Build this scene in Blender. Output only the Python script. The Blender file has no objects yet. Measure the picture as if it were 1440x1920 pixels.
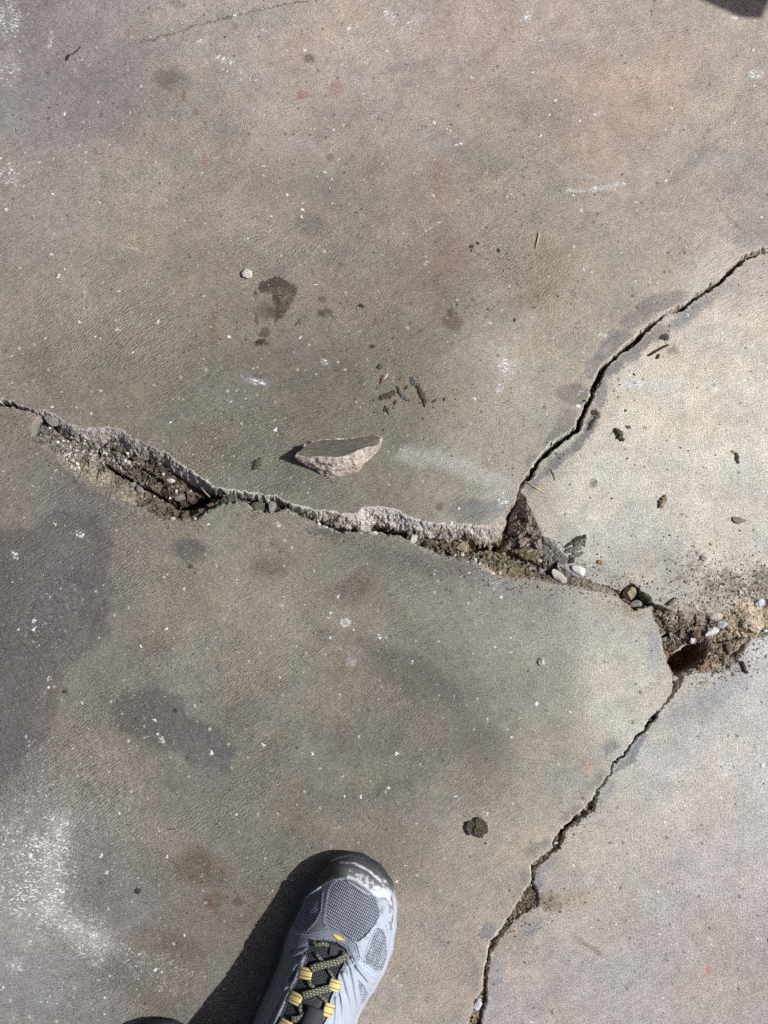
import bpy, bmesh, math, random
import numpy as np
from mathutils import Vector, Matrix, noise as mnoise
R = math.radians
random.seed(7); RNG = np.random.default_rng(7)
S = bpy.context.scene
COL = S.collection

# ------------------------------------------------------------------ camera, sky, sun, exposure
TH, DIST, FPX = R(10.0), 1.5, 2727.0          # tilt from straight down, distance to the floor, focal length in photo pixels
cam_d = bpy.data.cameras.new('camera'); cam = bpy.data.objects.new('camera', cam_d); COL.objects.link(cam)
cam_d.sensor_fit = 'VERTICAL'; cam_d.sensor_height = 36; cam_d.lens = 36 * FPX / 1920
cam_d.clip_start = .02; cam_d.clip_end = 200
cam.location = (0, -DIST * math.sin(TH), DIST * math.cos(TH)); cam.rotation_euler = (TH, 0, 0)
S.camera = cam
SUN_EL, SUN_AZ = R(49), R(-4)                 # azimuth measured from +x (right of the photo), turned towards the bottom
sun_dir = Vector((math.cos(SUN_AZ) * math.cos(SUN_EL), math.sin(SUN_AZ) * math.cos(SUN_EL), math.sin(SUN_EL)))
w = bpy.data.worlds.new('World'); S.world = w; w.use_nodes = True
wn = w.node_tree; bg = wn.nodes['Background']
sky = wn.nodes.new('ShaderNodeTexSky'); sky.sky_type = 'NISHITA'; sky.sun_disc = False
sky.sun_elevation = SUN_EL; sky.sun_rotation = math.pi / 2 - SUN_AZ
sky.air_density = .7; sky.dust_density = 4; sky.ozone_density = .3
wn.links.new(sky.outputs[0], bg.inputs[0]); bg.inputs[1].default_value = .065
sd = bpy.data.lights.new('sun', 'SUN'); so = bpy.data.objects.new('sun', sd); COL.objects.link(so)
sd.energy = 5.0; sd.angle = R(.7); sd.color = (1, .985, .955)
so.rotation_euler = sun_dir.to_track_quat('Z', 'Y').to_euler(); so.location = (1, -.3, 3)
S.view_settings.view_transform = 'Standard'; S.view_settings.look = 'None'
S.view_settings.exposure = 0; S.view_settings.gamma = 1
S.render.engine = 'CYCLES'; S.cycles.use_denoising = False; S.cycles.adaptive_threshold = .03; S.cycles.max_bounces = 4; S.cycles.diffuse_bounces = 3
KL = np.array([1.055, 1.035, 1.0])                                      # sunlit radiance of a white floor: tones are divided by it

# ------------------------------------------------------------------ plan coordinates (photo pixels on the floor <-> metres)
cT, sT = math.cos(TH), math.sin(TH)
def W(u, v, z=0.0):
    V = (960 - v) / FPX
    y = (V * (DIST - z * cT) - z * sT) / (cT - V * sT)
    return (u - 720) / FPX * (y * sT + DIST - z * cT), y
def P(x, y):
    dep = y * sT + DIST
    return 720 + FPX * x / dep, 960 - FPX * y * cT / dep
MM = .00055                                    # metres per photo pixel

# ------------------------------------------------------------------ numpy noise
def _h(i, j, s):
    i = i.astype(np.int64); j = j.astype(np.int64)
    n = (i * 374761393 + j * 668265263 + s * 974711) & 0xffffffff
    n = ((n ^ (n >> 13)) * 1274126177) & 0xffffffff
    n = ((n ^ (n >> 16)) * 2246822519) & 0xffffffff
    return ((n ^ (n >> 15)) & 0xffffff) / 16777215.0
def vn(x, y, s=0):
    xi = np.floor(x); yi = np.floor(y); fx = x - xi; fy = y - yi
    fx = fx * fx * fx * (fx * (fx * 6 - 15) + 10); fy = fy * fy * fy * (fy * (fy * 6 - 15) + 10)
    a = _h(xi, yi, s); b = _h(xi + 1, yi, s); c = _h(xi, yi + 1, s); d = _h(xi + 1, yi + 1, s)
    return (a + (b - a) * fx + (c - a) * fy + (a - b - c + d) * fx * fy) * 2 - 1
def fbm(x, y, sc, o=4, s=0, g=.5):             # sc: feature size in the units of x
    r = 0; a = 1; t = 0
    for k in range(o):
        f = 2.03 ** k / sc
        r = r + a * vn(x * f + 17.3 * k, y * f - 9.1 * k, s + k * 31); t += a; a *= g
    return r / t
def vor(x, y, sc, s=0):                        # cell noise: nearest distance, gap to the next one, random value of the cell
    x = x / sc; y = y / sc; xi = np.floor(x); yi = np.floor(y)
    d1 = np.full(x.shape, 9.); d2 = d1.copy(); rv = np.zeros(x.shape)
    for i in (-1, 0, 1):
        for j in (-1, 0, 1):
            a = xi + i; b = yi + j
            dx = a + .1 + .8 * _h(a, b, s) - x; dy = b + .1 + .8 * _h(a, b, s + 5) - y
            d = np.sqrt(dx * dx + dy * dy); r = _h(a, b, s + 9)
            n = d < d1
            d2 = np.where(n, d1, np.minimum(d2, d)); rv = np.where(n, r, rv); d1 = np.where(n, d, d1)
    return d1, d2 - d1, rv
def vor2(x, y, sc, s=0):                       # cell chunks: random level plus random tilt, and the gap to the next chunk
    x = x / sc; y = y / sc; xi = np.floor(x); yi = np.floor(y)
    d1 = np.full(x.shape, 9.); d2 = d1.copy(); rv = np.zeros(x.shape); tl = np.zeros(x.shape)
    for i in (-1, 0, 1):
        for j in (-1, 0, 1):
            a = xi + i; b = yi + j
            dx = a + .1 + .8 * _h(a, b, s) - x; dy = b + .1 + .8 * _h(a, b, s + 5) - y
            d = np.sqrt(dx * dx + dy * dy); n = d < d1; r = _h(a, b, s + 9)
            t = dx * (_h(a, b, s + 11) - .5) * 2 + dy * (_h(a, b, s + 12) - .5) * 2
            d2 = np.where(n, d1, np.minimum(d2, d)); rv = np.where(n, r, rv); tl = np.where(n, t, tl); d1 = np.where(n, d, d1)
    return rv - .5, tl, d2 - d1
def sst(a, b, x):
    t = np.clip((x - a) / (b - a), 0, 1); return t * t * (3 - 2 * t)
def seg_dist(px, py, pts, closed=False):
    d = np.full(px.shape, 1e9); n = len(pts)
    for k in range(n if closed else n - 1):
        x0, y0 = pts[k]; x1, y1 = pts[(k + 1) % n]
        ex, ey = x1 - x0, y1 - y0; L = ex * ex + ey * ey + 1e-12
        t = np.clip(((px - x0) * ex + (py - y0) * ey) / L, 0, 1)
        d = np.minimum(d, (px - x0 - t * ex) ** 2 + (py - y0 - t * ey) ** 2)
    return np.sqrt(d)
def inside(px, py, pts):
    c = np.zeros(px.shape, bool); n = len(pts)
    for k in range(n):
        x0, y0 = pts[k]; x1, y1 = pts[(k + 1) % n]
        if y0 == y1: continue
        m = ((y0 > py) != (y1 > py)) & (px < (x1 - x0) * (py - y0) / (y1 - y0) + x0)
        c ^= m
    return c
def sdf(px, py, pts):                          # negative inside
    d = seg_dist(px, py, pts, True); return np.where(inside(px, py, pts), -d, d)
def idw(px, py, C, sig, val=2):                # gaussian blend of control values (x, y, value...)
    C = np.array(C, float); num = np.zeros(px.shape + (C.shape[1] - 2,)); den = np.full(px.shape, 1e-30)
    for c in C:
        q = ((px - c[0]) ** 2 + (py - c[1]) ** 2) / (2 * sig * sig)
        wt = np.exp(-q) + 1e-4 / (1 + q) ** 2
        den += wt; num += wt[..., None] * c[2:]
    r = num / den[..., None]
    return r[..., 0] if r.shape[-1] == 1 else r
_gc = {}
def gidw(px, py, C, sig, st):                  # idw evaluated once on a plan grid, then interpolated
    key = (id(C), sig)
    if key not in _gc:
        ax = np.arange(-210, 1660, st); ay = np.arange(-210, 2150, st); gx_, gy_ = np.meshgrid(ax, ay, indexing='ij')
        _gc[key] = (idw(gx_, gy_, C, sig), C)
    G = _gc[key][0]; fx = np.clip((px + 210) / st, 0, G.shape[0] - 1.001); fy = np.clip((py + 210) / st, 0, G.shape[1] - 1.001)
    i = fx.astype(int); j = fy.astype(int); fx = fx - i; fy = fy - j
    if G.ndim == 3: fx = fx[..., None]; fy = fy[..., None]
    return G[i, j] * (1 - fx) * (1 - fy) + G[i + 1, j] * fx * (1 - fy) + G[i, j + 1] * (1 - fx) * fy + G[i + 1, j + 1] * fx * fy
def lin(c):
    c = np.asarray(c, float) / 255
    return np.where(c <= .04045, c / 12.92, ((c + .055) / 1.055) ** 2.4)

# ------------------------------------------------------------------ node helpers
def new_mat(name):
    m = bpy.data.materials.new(name); m.use_nodes = True; nt = m.node_tree
    return m, nt, nt.nodes['Principled BSDF']
class N:
    def __init__(s, nt): s.nt = nt
    def n(s, t, **k):
        x = s.nt.nodes.new(t)
        for a, b in k.items(): setattr(x, a, b)
        return x
    def put(s, sock, v):
        if hasattr(v, 'default_value') and hasattr(v, 'links'): s.nt.links.new(v, sock)
        else: sock.default_value = v
    def math(s, op, a, b=0., c=0., clamp=False):
        x = s.n('ShaderNodeMath', operation=op, use_clamp=clamp)
        s.put(x.inputs[0], a); s.put(x.inputs[1], b); s.put(x.inputs[2], c); return x.outputs[0]
    def vmath(s, op, a, b=(0, 0, 0), sc=None):
        x = s.n('ShaderNodeVectorMath', operation=op); s.put(x.inputs[0], a); s.put(x.inputs[1], b)
        if sc is not None: s.put(x.inputs[3], sc)
        return x.outputs[0]
    def noise(s, vec, scale, detail=3, rough=.55, col=False, dist=0):
        x = s.n('ShaderNodeTexNoise'); s.put(x.inputs['Vector'], vec)
        x.inputs['Scale'].default_value = scale; x.inputs['Detail'].default_value = detail
        x.inputs['Roughness'].default_value = rough; x.inputs['Distortion'].default_value = dist
        return x.outputs['Color' if col else 'Fac']
    def voro(s, vec, scale, feature='F1', out='Distance'):
        x = s.n('ShaderNodeTexVoronoi', feature=feature); s.put(x.inputs['Vector'], vec); x.inputs['Scale'].default_value = scale
        return x.outputs[out]
    def map(s, v, a, b, c, d, smooth=False):
        x = s.n('ShaderNodeMapRange', interpolation_type='SMOOTHSTEP' if smooth else 'LINEAR')
        for i, q in enumerate((v, a, b, c, d)): s.put(x.inputs[i], q)
        return x.outputs[0]
    def mix(s, f, a, b, blend='MIX'):
        x = s.n('ShaderNodeMix', data_type='RGBA', blend_type=blend)
        s.put(x.inputs[0], f); s.put(x.inputs[6], a); s.put(x.inputs[7], b); return x.outputs[2]
    def mapping(s, vec, scale, rot=(0, 0, 0)):
        x = s.n('ShaderNodeMapping'); s.put(x.inputs[0], vec); x.inputs['Scale'].default_value = scale; x.inputs['Rotation'].default_value = rot
        return x.outputs[0]
    def attr(s, name):
        return s.n('ShaderNodeAttribute', attribute_name=name)
    def sep(s, v):
        x = s.n('ShaderNodeSeparateXYZ'); s.put(x.inputs[0], v); return x.outputs
    def bump(s, h, dist, strength=1., nrm=None):
        x = s.n('ShaderNodeBump'); s.put(x.inputs['Height'], h); x.inputs['Distance'].default_value = dist
        s.put(x.inputs['Strength'], strength)
        if nrm is not None: s.put(x.inputs['Normal'], nrm)
        return x.outputs[0]
def c4(c): return (c[0], c[1], c[2], 1)
def srgb(r, g, b, k=1.0): return c4(lin((r, g, b)) / KL * k)

# ---- concrete: colour comes from the painted wear map of the slab, relief and grain from nodes
def concrete_material():
    m, nt, bs = new_mat('worn_concrete'); n = N(nt)
    pos = n.n('ShaderNodeNewGeometry').outputs['Position']
    tone = n.attr('tone'); mk = n.attr('mask')
    fresh, grain, dirt = n.sep(mk.outputs['Vector'])
    white = tone.outputs['Alpha']
    # trowel ripples: stretched noise on warped coordinates
    wv = n.noise(pos, 3.2, 1, col=True)
    wv = n.vmath('SCALE', n.vmath('SUBTRACT', wv, (.5, .5, .5)), sc=.16)
    wp = n.vmath('ADD', pos, wv)
    rip = n.noise(n.mapping(wp, (150, 560, 1), (0, 0, R(-24))), 1, 3, .6)
    wvt = n.n('ShaderNodeTexWave', bands_direction='Y'); n.put(wvt.inputs[0], n.mapping(wp, (1, 1, 1), (0, 0, R(-26))))
    wvt.inputs['Scale'].default_value = 112; wvt.inputs['Distortion'].default_value = 10; wvt.inputs['Detail'].default_value = 3; wvt.inputs['Detail Scale'].default_value = 1.4; wvt.inputs['Detail Roughness'].default_value = .6
    patchy = n.math('MULTIPLY', n.map(n.noise(pos, 9, 3, .6), .38, .6, .15, 1., True), n.map(grain, 0, .8, 1., .12))
    comb = n.math('MULTIPLY', n.math('SUBTRACT', wvt.outputs['Fac'], .5), patchy)
    rip2 = n.noise(n.mapping(wp, (90, 260, 1), (0, 0, R(-30))), 1, 2, .5)
    gr = n.noise(pos, 620, 4, .7)
    gr2 = n.noise(pos, 1150, 2, .6)
    big = n.noise(pos, 26, 5, .62)
    mid = n.noise(pos, 95, 4, .65)
    # value modulation
    v = n.map(big, .3, .7, .87, 1.13)
    v = n.math('MULTIPLY', v, n.map(mid, .3, .7, .89, 1.11))
    ripc = n.map(rip, .3, .7, .86, 1.14)
    grc = n.math('ADD', n.math('MULTIPLY', n.math('SUBTRACT', gr, .5), n.map(grain, 0, 1, .9, 2.0)), 1.)
    v = n.math('MULTIPLY', v, n.math('MULTIPLY', ripc, grc)); v = n.math('MULTIPLY', v, n.math('ADD', 1., n.math('MULTIPLY', comb, .14)))
    pit = n.map(n.noise(pos, 380, 3, .6), .30, .36, .72, 1., True)
    v = n.math('MULTIPLY', v, pit)
    col = n.mix(1., tone.outputs['Color'], v, 'MULTIPLY')
    # hue wander
    hue = n.noise(pos, 14, 4, .6)
    warm = n.mix(n.map(hue, .35, .65, 0, 1), (1.04, .985, .93, 1), (.955, 1.0, 1.04, 1))
    col = n.mix(.7, col, n.mix(1., col, warm, 'MULTIPLY'))
    # sand grains and pinholes
    for sc_g, th_g, c_g, k_g in ((260, .955, srgb(206, 200, 188), .6), (230, .94, srgb(74, 68, 60), .6), (480, .84, srgb(190, 184, 172), .42)):
        vg_ = n.n('ShaderNodeTexVoronoi'); n.put(vg_.inputs['Vector'], n.vmath('ADD', pos, n.vmath('SCALE', n.noise(pos, 500, 2, col=True), sc=.004))); vg_.inputs['Scale'].default_value = sc_g; rg_ = n.sep(vg_.outputs['Color'])
        kk = n.math('MULTIPLY', n.math('GREATER_THAN', rg_[0], th_g), n.map(n.math('SUBTRACT', vg_.outputs['Distance'], n.math('MULTIPLY', rg_[1], .42)), -.05, .08, k_g, 0))
        col = n.mix(kk, col, c_g)
    # crumbs of dust / dirt
    dn = n.noise(pos, 210, 5, .7)
    dm = n.map(n.math('ADD', n.math('ADD', dn, n.math('MULTIPLY', n.math('SUBTRACT', n.noise(pos, 55, 4, .6), .5), .7)), n.math('MULTIPLY', dirt, .33)), .62, .86, 0, .8, True)
    dcol = n.mix(n.noise(pos, 900, 2), srgb(92, 79, 64), srgb(158, 140, 117))
    col = n.mix(dm, col, dcol)
    # fractured aggregate
    ag = n.voro(pos, 330, out='Color'); agv = n.sep(ag)[0]
    fcol = n.mix(n.map(n.noise(pos, 420, 4, .7), .35, .66, 0, 1), tone.outputs['Color'], srgb(208, 200, 190))
    fcol = n.mix(n.map(agv, 0, 1, 0, .45), fcol, srgb(150, 138, 128))
    col = n.mix(n.math('MULTIPLY', fresh, .85), col, fcol)
    # white paint / plaster flecks
    wn_ = n.noise(n.mapping(wp, (270, 430, 1), (0, 0, R(20))), 1, 4, .62)
    wm = n.map(n.math('ADD', wn_, n.math('MULTIPLY', white, .37)), .735, .82, 0, .85, True)
    powder = n.map(n.math('ADD', n.noise(wp, 240, 5, .75), n.math('MULTIPLY', white, .34)), .60, .90, 0, .34)
    powder = n.math('MULTIPLY', powder, n.map(white, .12, .4, 0, 1))
    col = n.mix(powder, col, srgb(214, 211, 207))
    vo = n.n('ShaderNodeTexVoronoi'); n.put(vo.inputs['Vector'], n.vmath('ADD', pos, n.vmath('SCALE', n.noise(pos, 300, 2, col=True), sc=.008)))
    vo.inputs['Scale'].default_value = 120
    r1 = n.sep(vo.outputs['Color'])
    rad = n.math('MULTIPLY', n.math('POWER', r1[1], 3.5), .24)
    spot = n.math('MULTIPLY', n.map(n.math('SUBTRACT', vo.outputs['Distance'], rad), -.02, .03, 1, 0),
                  n.math('GREATER_THAN', r1[0], n.math('SUBTRACT', .80, n.math('MULTIPLY', white, .9))))
    vs = n.n('ShaderNodeTexVoronoi'); n.put(vs.inputs['Vector'], pos); vs.inputs['Scale'].default_value = 46
    r2 = n.sep(vs.outputs['Color'])
    rad2 = n.math('MULTIPLY', r2[1], .055)
    spot2 = n.math('MULTIPLY', n.map(n.math('SUBTRACT', vs.outputs['Distance'], rad2), -.01, .025, .8, 0), n.math('GREATER_THAN', r2[0], .93))
    wm = n.math('MAXIMUM', n.math('MAXIMUM', wm, n.math('MULTIPLY', spot, .85)), 0)
    col = n.mix(wm, col, srgb(238, 236, 232))
    col = n.mix(spot2, col, srgb(48, 42, 36))
    nt.links.new(col, bs.inputs['Base Color'])
    n.put(bs.inputs['Roughness'], n.map(mid, .3, .7, .62, .8)); bs.inputs['Specular IOR Level'].default_value = .35
    h = n.math('MULTIPLY', rip, n.map(grain, 0, 1, 1.15, .45))
    h = n.math('ADD', h, n.math('MULTIPLY', rip2, n.map(grain, 0, 1, .7, .3)))
    h = n.math('ADD', h, n.math('MULTIPLY', gr, n.map(grain, 0, 1, .4, .9)))
    h = n.math('ADD', h, n.math('MULTIPLY', gr2, .2)); h = n.math('ADD', h, n.math('MULTIPLY', comb, .35))
    h = n.math('ADD', h, n.math('MULTIPLY', big, 1.0))
    h = n.math('ADD', h, n.math('MULTIPLY', wm, .25))
    h = n.math('ADD', h, n.math('MULTIPLY', n.math('MULTIPLY', fresh, n.noise(pos, 200, 3, .55)), .5))
    nt.links.new(n.bump(h, .0021, 1.), bs.inputs['Normal'])
    return m
def soil_material():
    m, nt, bs = new_mat('crumbly_soil'); n = N(nt)
    pos = n.n('ShaderNodeNewGeometry').outputs['Position']
    tone = n.attr('tone')
    a = n.noise(pos, 300, 5, .72); b = n.noise(pos, 60, 3, .6); g = n.voro(pos, 420, out='Color')
    v = n.math('MULTIPLY', n.map(a, .3, .7, .45, 1.4), n.map(b, .3, .7, .65, 1.3))
    v = n.math('MULTIPLY', v, n.map(n.sep(g)[0], 0, 1, .75, 1.3))
    col = n.mix(1., tone.outputs['Color'], v, 'MULTIPLY')
    sp = n.math('MULTIPLY', n.math('GREATER_THAN', n.sep(g)[1], .955), n.map(n.voro(pos, 420), 0, .5, 1, 0))
    col = n.mix(n.math('MULTIPLY', sp, .9), col, srgb(222, 214, 196))
    nt.links.new(col, bs.inputs['Base Color']); bs.inputs['Roughness'].default_value = .95
    bs.inputs['Specular IOR Level'].default_value = .15
    h = n.math('ADD', n.noise(pos, 420, 4, .75), n.math('MULTIPLY', n.voro(pos, 500), -.5))
    nt.links.new(n.bump(h, .0022, 1.), bs.inputs['Normal'])
    return m
def rock_material(name, a, b, sc=500, bump=.0012, speck=.3, rough=.85):
    m, nt, bs = new_mat(name); n = N(nt)
    pos = n.n('ShaderNodeTexCoord').outputs['Object']
    f = n.noise(pos, sc, 5, .7); g = n.voro(pos, sc * .7, out='Color')
    col = n.mix(n.map(f, .32, .68, 0, 1), srgb(*a), srgb(*b))
    col = n.mix(speck, col, n.mix(n.sep(g)[0], srgb(*[x * .55 for x in a]), srgb(*[min(250, x * 1.25) for x in b])))
    nt.links.new(col, bs.inputs['Base Color']); bs.inputs['Roughness'].default_value = rough
    bs.inputs['Specular IOR Level'].default_value = .3
    nt.links.new(n.bump(n.math('ADD', f, n.noise(pos, sc * 3, 3, .6)), bump, 1.), bs.inputs['Normal'])
    return m
M = {}
M['concrete'] = concrete_material(); M['soil'] = soil_material()

# ------------------------------------------------------------------ object helpers
def tag(o, label=None, cat=None, group=None, kind=None):
    if label: o['label'] = label
    if cat: o['category'] = cat
    if group: o['group'] = group
    if kind: o['kind'] = kind
    return o
def empty(name, loc=(0, 0, 0), rz=0):
    o = bpy.data.objects.new(name, None); COL.objects.link(o); o.location = loc; o.rotation_euler = (0, 0, rz); o.empty_display_size = .02
    return o
def link(name, me, parent=None):
    o = bpy.data.objects.new(name, me); COL.objects.link(o)
    if parent: o.parent = parent
    return o
def np_mesh(name, co, quads, mat, smooth=True, attrs=None):
    me = bpy.data.meshes.new(name); nv, nf = len(co), len(quads); k = quads.shape[1]
    me.vertices.add(nv); me.vertices.foreach_set('co', np.ascontiguousarray(co, np.float32).ravel())
    me.loops.add(nf * k); me.loops.foreach_set('vertex_index', np.ascontiguousarray(quads, np.int32).ravel())
    me.polygons.add(nf); me.polygons.foreach_set('loop_start', np.arange(0, nf * k, k, dtype=np.int32))
    me.polygons.foreach_set('use_smooth', np.full(nf, smooth))
    me.update(calc_edges=True)
    for an, av in (attrs or {}).items():
        a = me.attributes.new(an, 'FLOAT_COLOR', 'POINT'); a.data.foreach_set('color', np.ascontiguousarray(av, np.float32).ravel())
    for mm in (mat if isinstance(mat, (list, tuple)) else [mat]): me.materials.append(mm)
    return me

# ------------------------------------------------------------------ outlines of the four slabs (plan pixels)
AE = [(-260, 716), (-120, 735), (0, 750), (20, 753), (47, 763), (67, 770), (83, 771), (100, 777), (117, 788), (133, 797), (160, 803), (187, 803), (207, 801), (230, 807), (253, 825), (283, 837), (310, 850), (333, 867), (353, 880), (383, 900), (410, 913), (433, 920), (460, 923), (482, 926), (515, 930), (527, 937), (553, 947), (577, 953), (593, 958), (618, 958), (640, 965), (668, 965), (685, 952), (700, 950), (719, 951), (744, 957), (758, 965), (781, 975), (804, 981), (836, 981), (875, 984), (904, 988), (922, 986), (938, 969), (952, 953), (964, 942), (968, 926), (981, 899), (1001, 868), (1032, 833), (1051, 821), (1078, 798), (1092, 771), (1104, 747), (1109, 720), (1125, 689), (1152, 662), (1179, 642), (1211, 611), (1230, 596), (1253, 580), (1277, 570), (1300, 553), (1320, 539), (1347, 522), (1370, 498), (1386, 481), (1413, 469), (1440, 463), (1520, 452), (1700, 440)]
BE1 = [(1700, 452), (1520, 464), (1440, 475), (1421, 479), (1401, 489), (1382, 502), (1362, 524), (1347, 537), (1320, 553), (1292, 572), (1281, 584), (1253, 590), (1234, 605), (1211, 627), (1187, 650), (1164, 667), (1144, 681), (1129, 712), (1117, 732), (1113, 751), (1098, 782), (1086, 809), (1063, 825), (1039, 844), (1012, 872), (993, 903), (976, 922)]
BE2 = [(986, 932), (998, 958), (1008, 982), (1018, 1005), (1030, 1026), (1046, 1046), (1064, 1066), (1085, 1082), (1120, 1094), (1152, 1102), (1166, 1108), (1171, 1099), (1184, 1093), (1198, 1099), (1205, 1112), (1220, 1125), (1230, 1133), (1262, 1146), (1280, 1148), (1309, 1147), (1333, 1149), (1356, 1143), (1385, 1128), (1420, 1120), (1450, 1118), (1520, 1110), (1700, 1100)]
CE1 = [(-260, 730), (-120, 747), (0, 763), (20, 766), (40, 775), (64, 783), (60, 790), (55, 800), (57, 830), (77, 838), (100, 853), (113, 873), (140, 893), (167, 913), (200, 933), (227, 950), (260, 963), (293, 977), (320, 981), (367, 978), (383, 967), (410, 953), (443, 944), (460, 947), (470, 954), (488, 961), (508, 966), (522, 962), (540, 960), (560, 970), (577, 978), (602, 987), (620, 993), (632, 1000), (652, 1001), (668, 998), (690, 1003), (729, 1005), (744, 1010), (758, 1014), (771, 1019), (789, 1031), (801, 1037), (826, 1047), (855, 1051), (884, 1058), (913, 1068), (929, 1078), (955, 1084), (975, 1087), (1000, 1088), (1025, 1091), (1050, 1097), (1085, 1104), (1120, 1109), (1155, 1117), (1164, 1127), (1175, 1139), (1187, 1148), (1195, 1145), (1216, 1138), (1222, 1137)]
CE2 = [(1223, 1153), (1232, 1171), (1237, 1184), (1241, 1211), (1249, 1238), (1258, 1264), (1261, 1282), (1258, 1298), (1243, 1321), (1221, 1343), (1207, 1366), (1189, 1379), (1175, 1402), (1147, 1430), (1140, 1451), (1122, 1476), (1108, 1501), (1090, 1519), (1062, 1544), (1041, 1565), (1030, 1590), (996, 1620), (995, 1633), (996, 1651), (980, 1672), (966, 1697), (945, 1732), (918, 1767), (911, 1792), (904, 1853), (887, 1881), (879, 1913), (866, 1975), (850, 2060), (830, 2240)]
DE = [(860, 2240), (876, 2060), (890, 1975), (904, 1913), (913, 1878), (918, 1842), (918, 1807), (924, 1786), (936, 1766), (956, 1738), (977, 1719), (1012, 1698), (1013, 1672), (1005, 1658), (1006, 1635), (1016, 1621), (1037, 1602), (1053, 1586), (1065, 1558), (1087, 1542), (1104, 1528), (1117, 1520), (1120, 1496), (1128, 1478), (1144, 1455), (1152, 1436), (1180, 1406), (1195, 1384), (1212, 1373), (1229, 1352), (1238, 1330), (1271, 1299), (1287, 1270), (1300, 1264), (1320, 1263), (1350, 1263), (1370, 1256), (1387, 1240), (1402, 1218), (1410, 1200), (1440, 1192), (1520, 1180), (1700, 1172)]
SLAB = {'A': AE + [(1700, -400), (-260, -400)],
        'B': BE1 + BE2,
        'C': CE1 + CE2 + [(-260, 2240)],
        'D': DE + [(1700, 2240)]}
RIM = {'A': [(0, 750, 3), (30, 757, 3), (64, 769, 3), (82, 773, 8), (105, 785, 22), (140, 803, 23), (200, 805, 29), (250, 825, 24), (300, 848, 20), (350, 880, 15), (400, 910, 10), (450, 923, 9), (520, 935, 9), (580, 955, 11), (630, 963, 18), (680, 960, 24), (720, 955, 29), (760, 968, 28), (820, 982, 24), (880, 985, 28), (925, 990, 26), (960, 945, 4), (1050, 820, 4), (1110, 720, 4), (1180, 640, 5), (1250, 585, 9), (1300, 555, 8), (1350, 520, 7), (1410, 470, 7), (1500, 450, 5)],
       'B': [(1400, 500, 2.5), (1200, 640, 2.5), (1100, 790, 2.5), (1000, 900, 2.5), (978, 925, 12), (1000, 960, 48), (1020, 1005, 80), (1045, 1045, 75), (1065, 1066, 30), (1100, 1090, 6), (1190, 1095, 4), (1235, 1135, 10), (1280, 1149, 34), (1330, 1150, 32), (1370, 1140, 22), (1440, 1120, 22)],
       'C': [(0, 763, 3), (60, 800, 12), (75, 838, 10), (140, 893, 12), (227, 950, 14), (320, 981, 10), (400, 955, 8), (500, 963, 6), (620, 993, 5), (740, 1008, 6), (850, 1050, 10), (950, 1082, 10), (1050, 1097, 8), (1160, 1120, 4), (1235, 1180, 4), (1255, 1260, 3), (1190, 1380, 2.5), (1000, 1630, 3), (900, 1860, 3)],
       'D': [(890, 1975, 3), (1000, 1690, 6), (1100, 1530, 4), (1230, 1350, 2.5), (1290, 1268, 10), (1350, 1262, 16), (1400, 1215, 14), (1440, 1192, 12)]}
RDEP = {'A': 19, 'B': 20, 'C': 6, 'D': 7}
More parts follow.
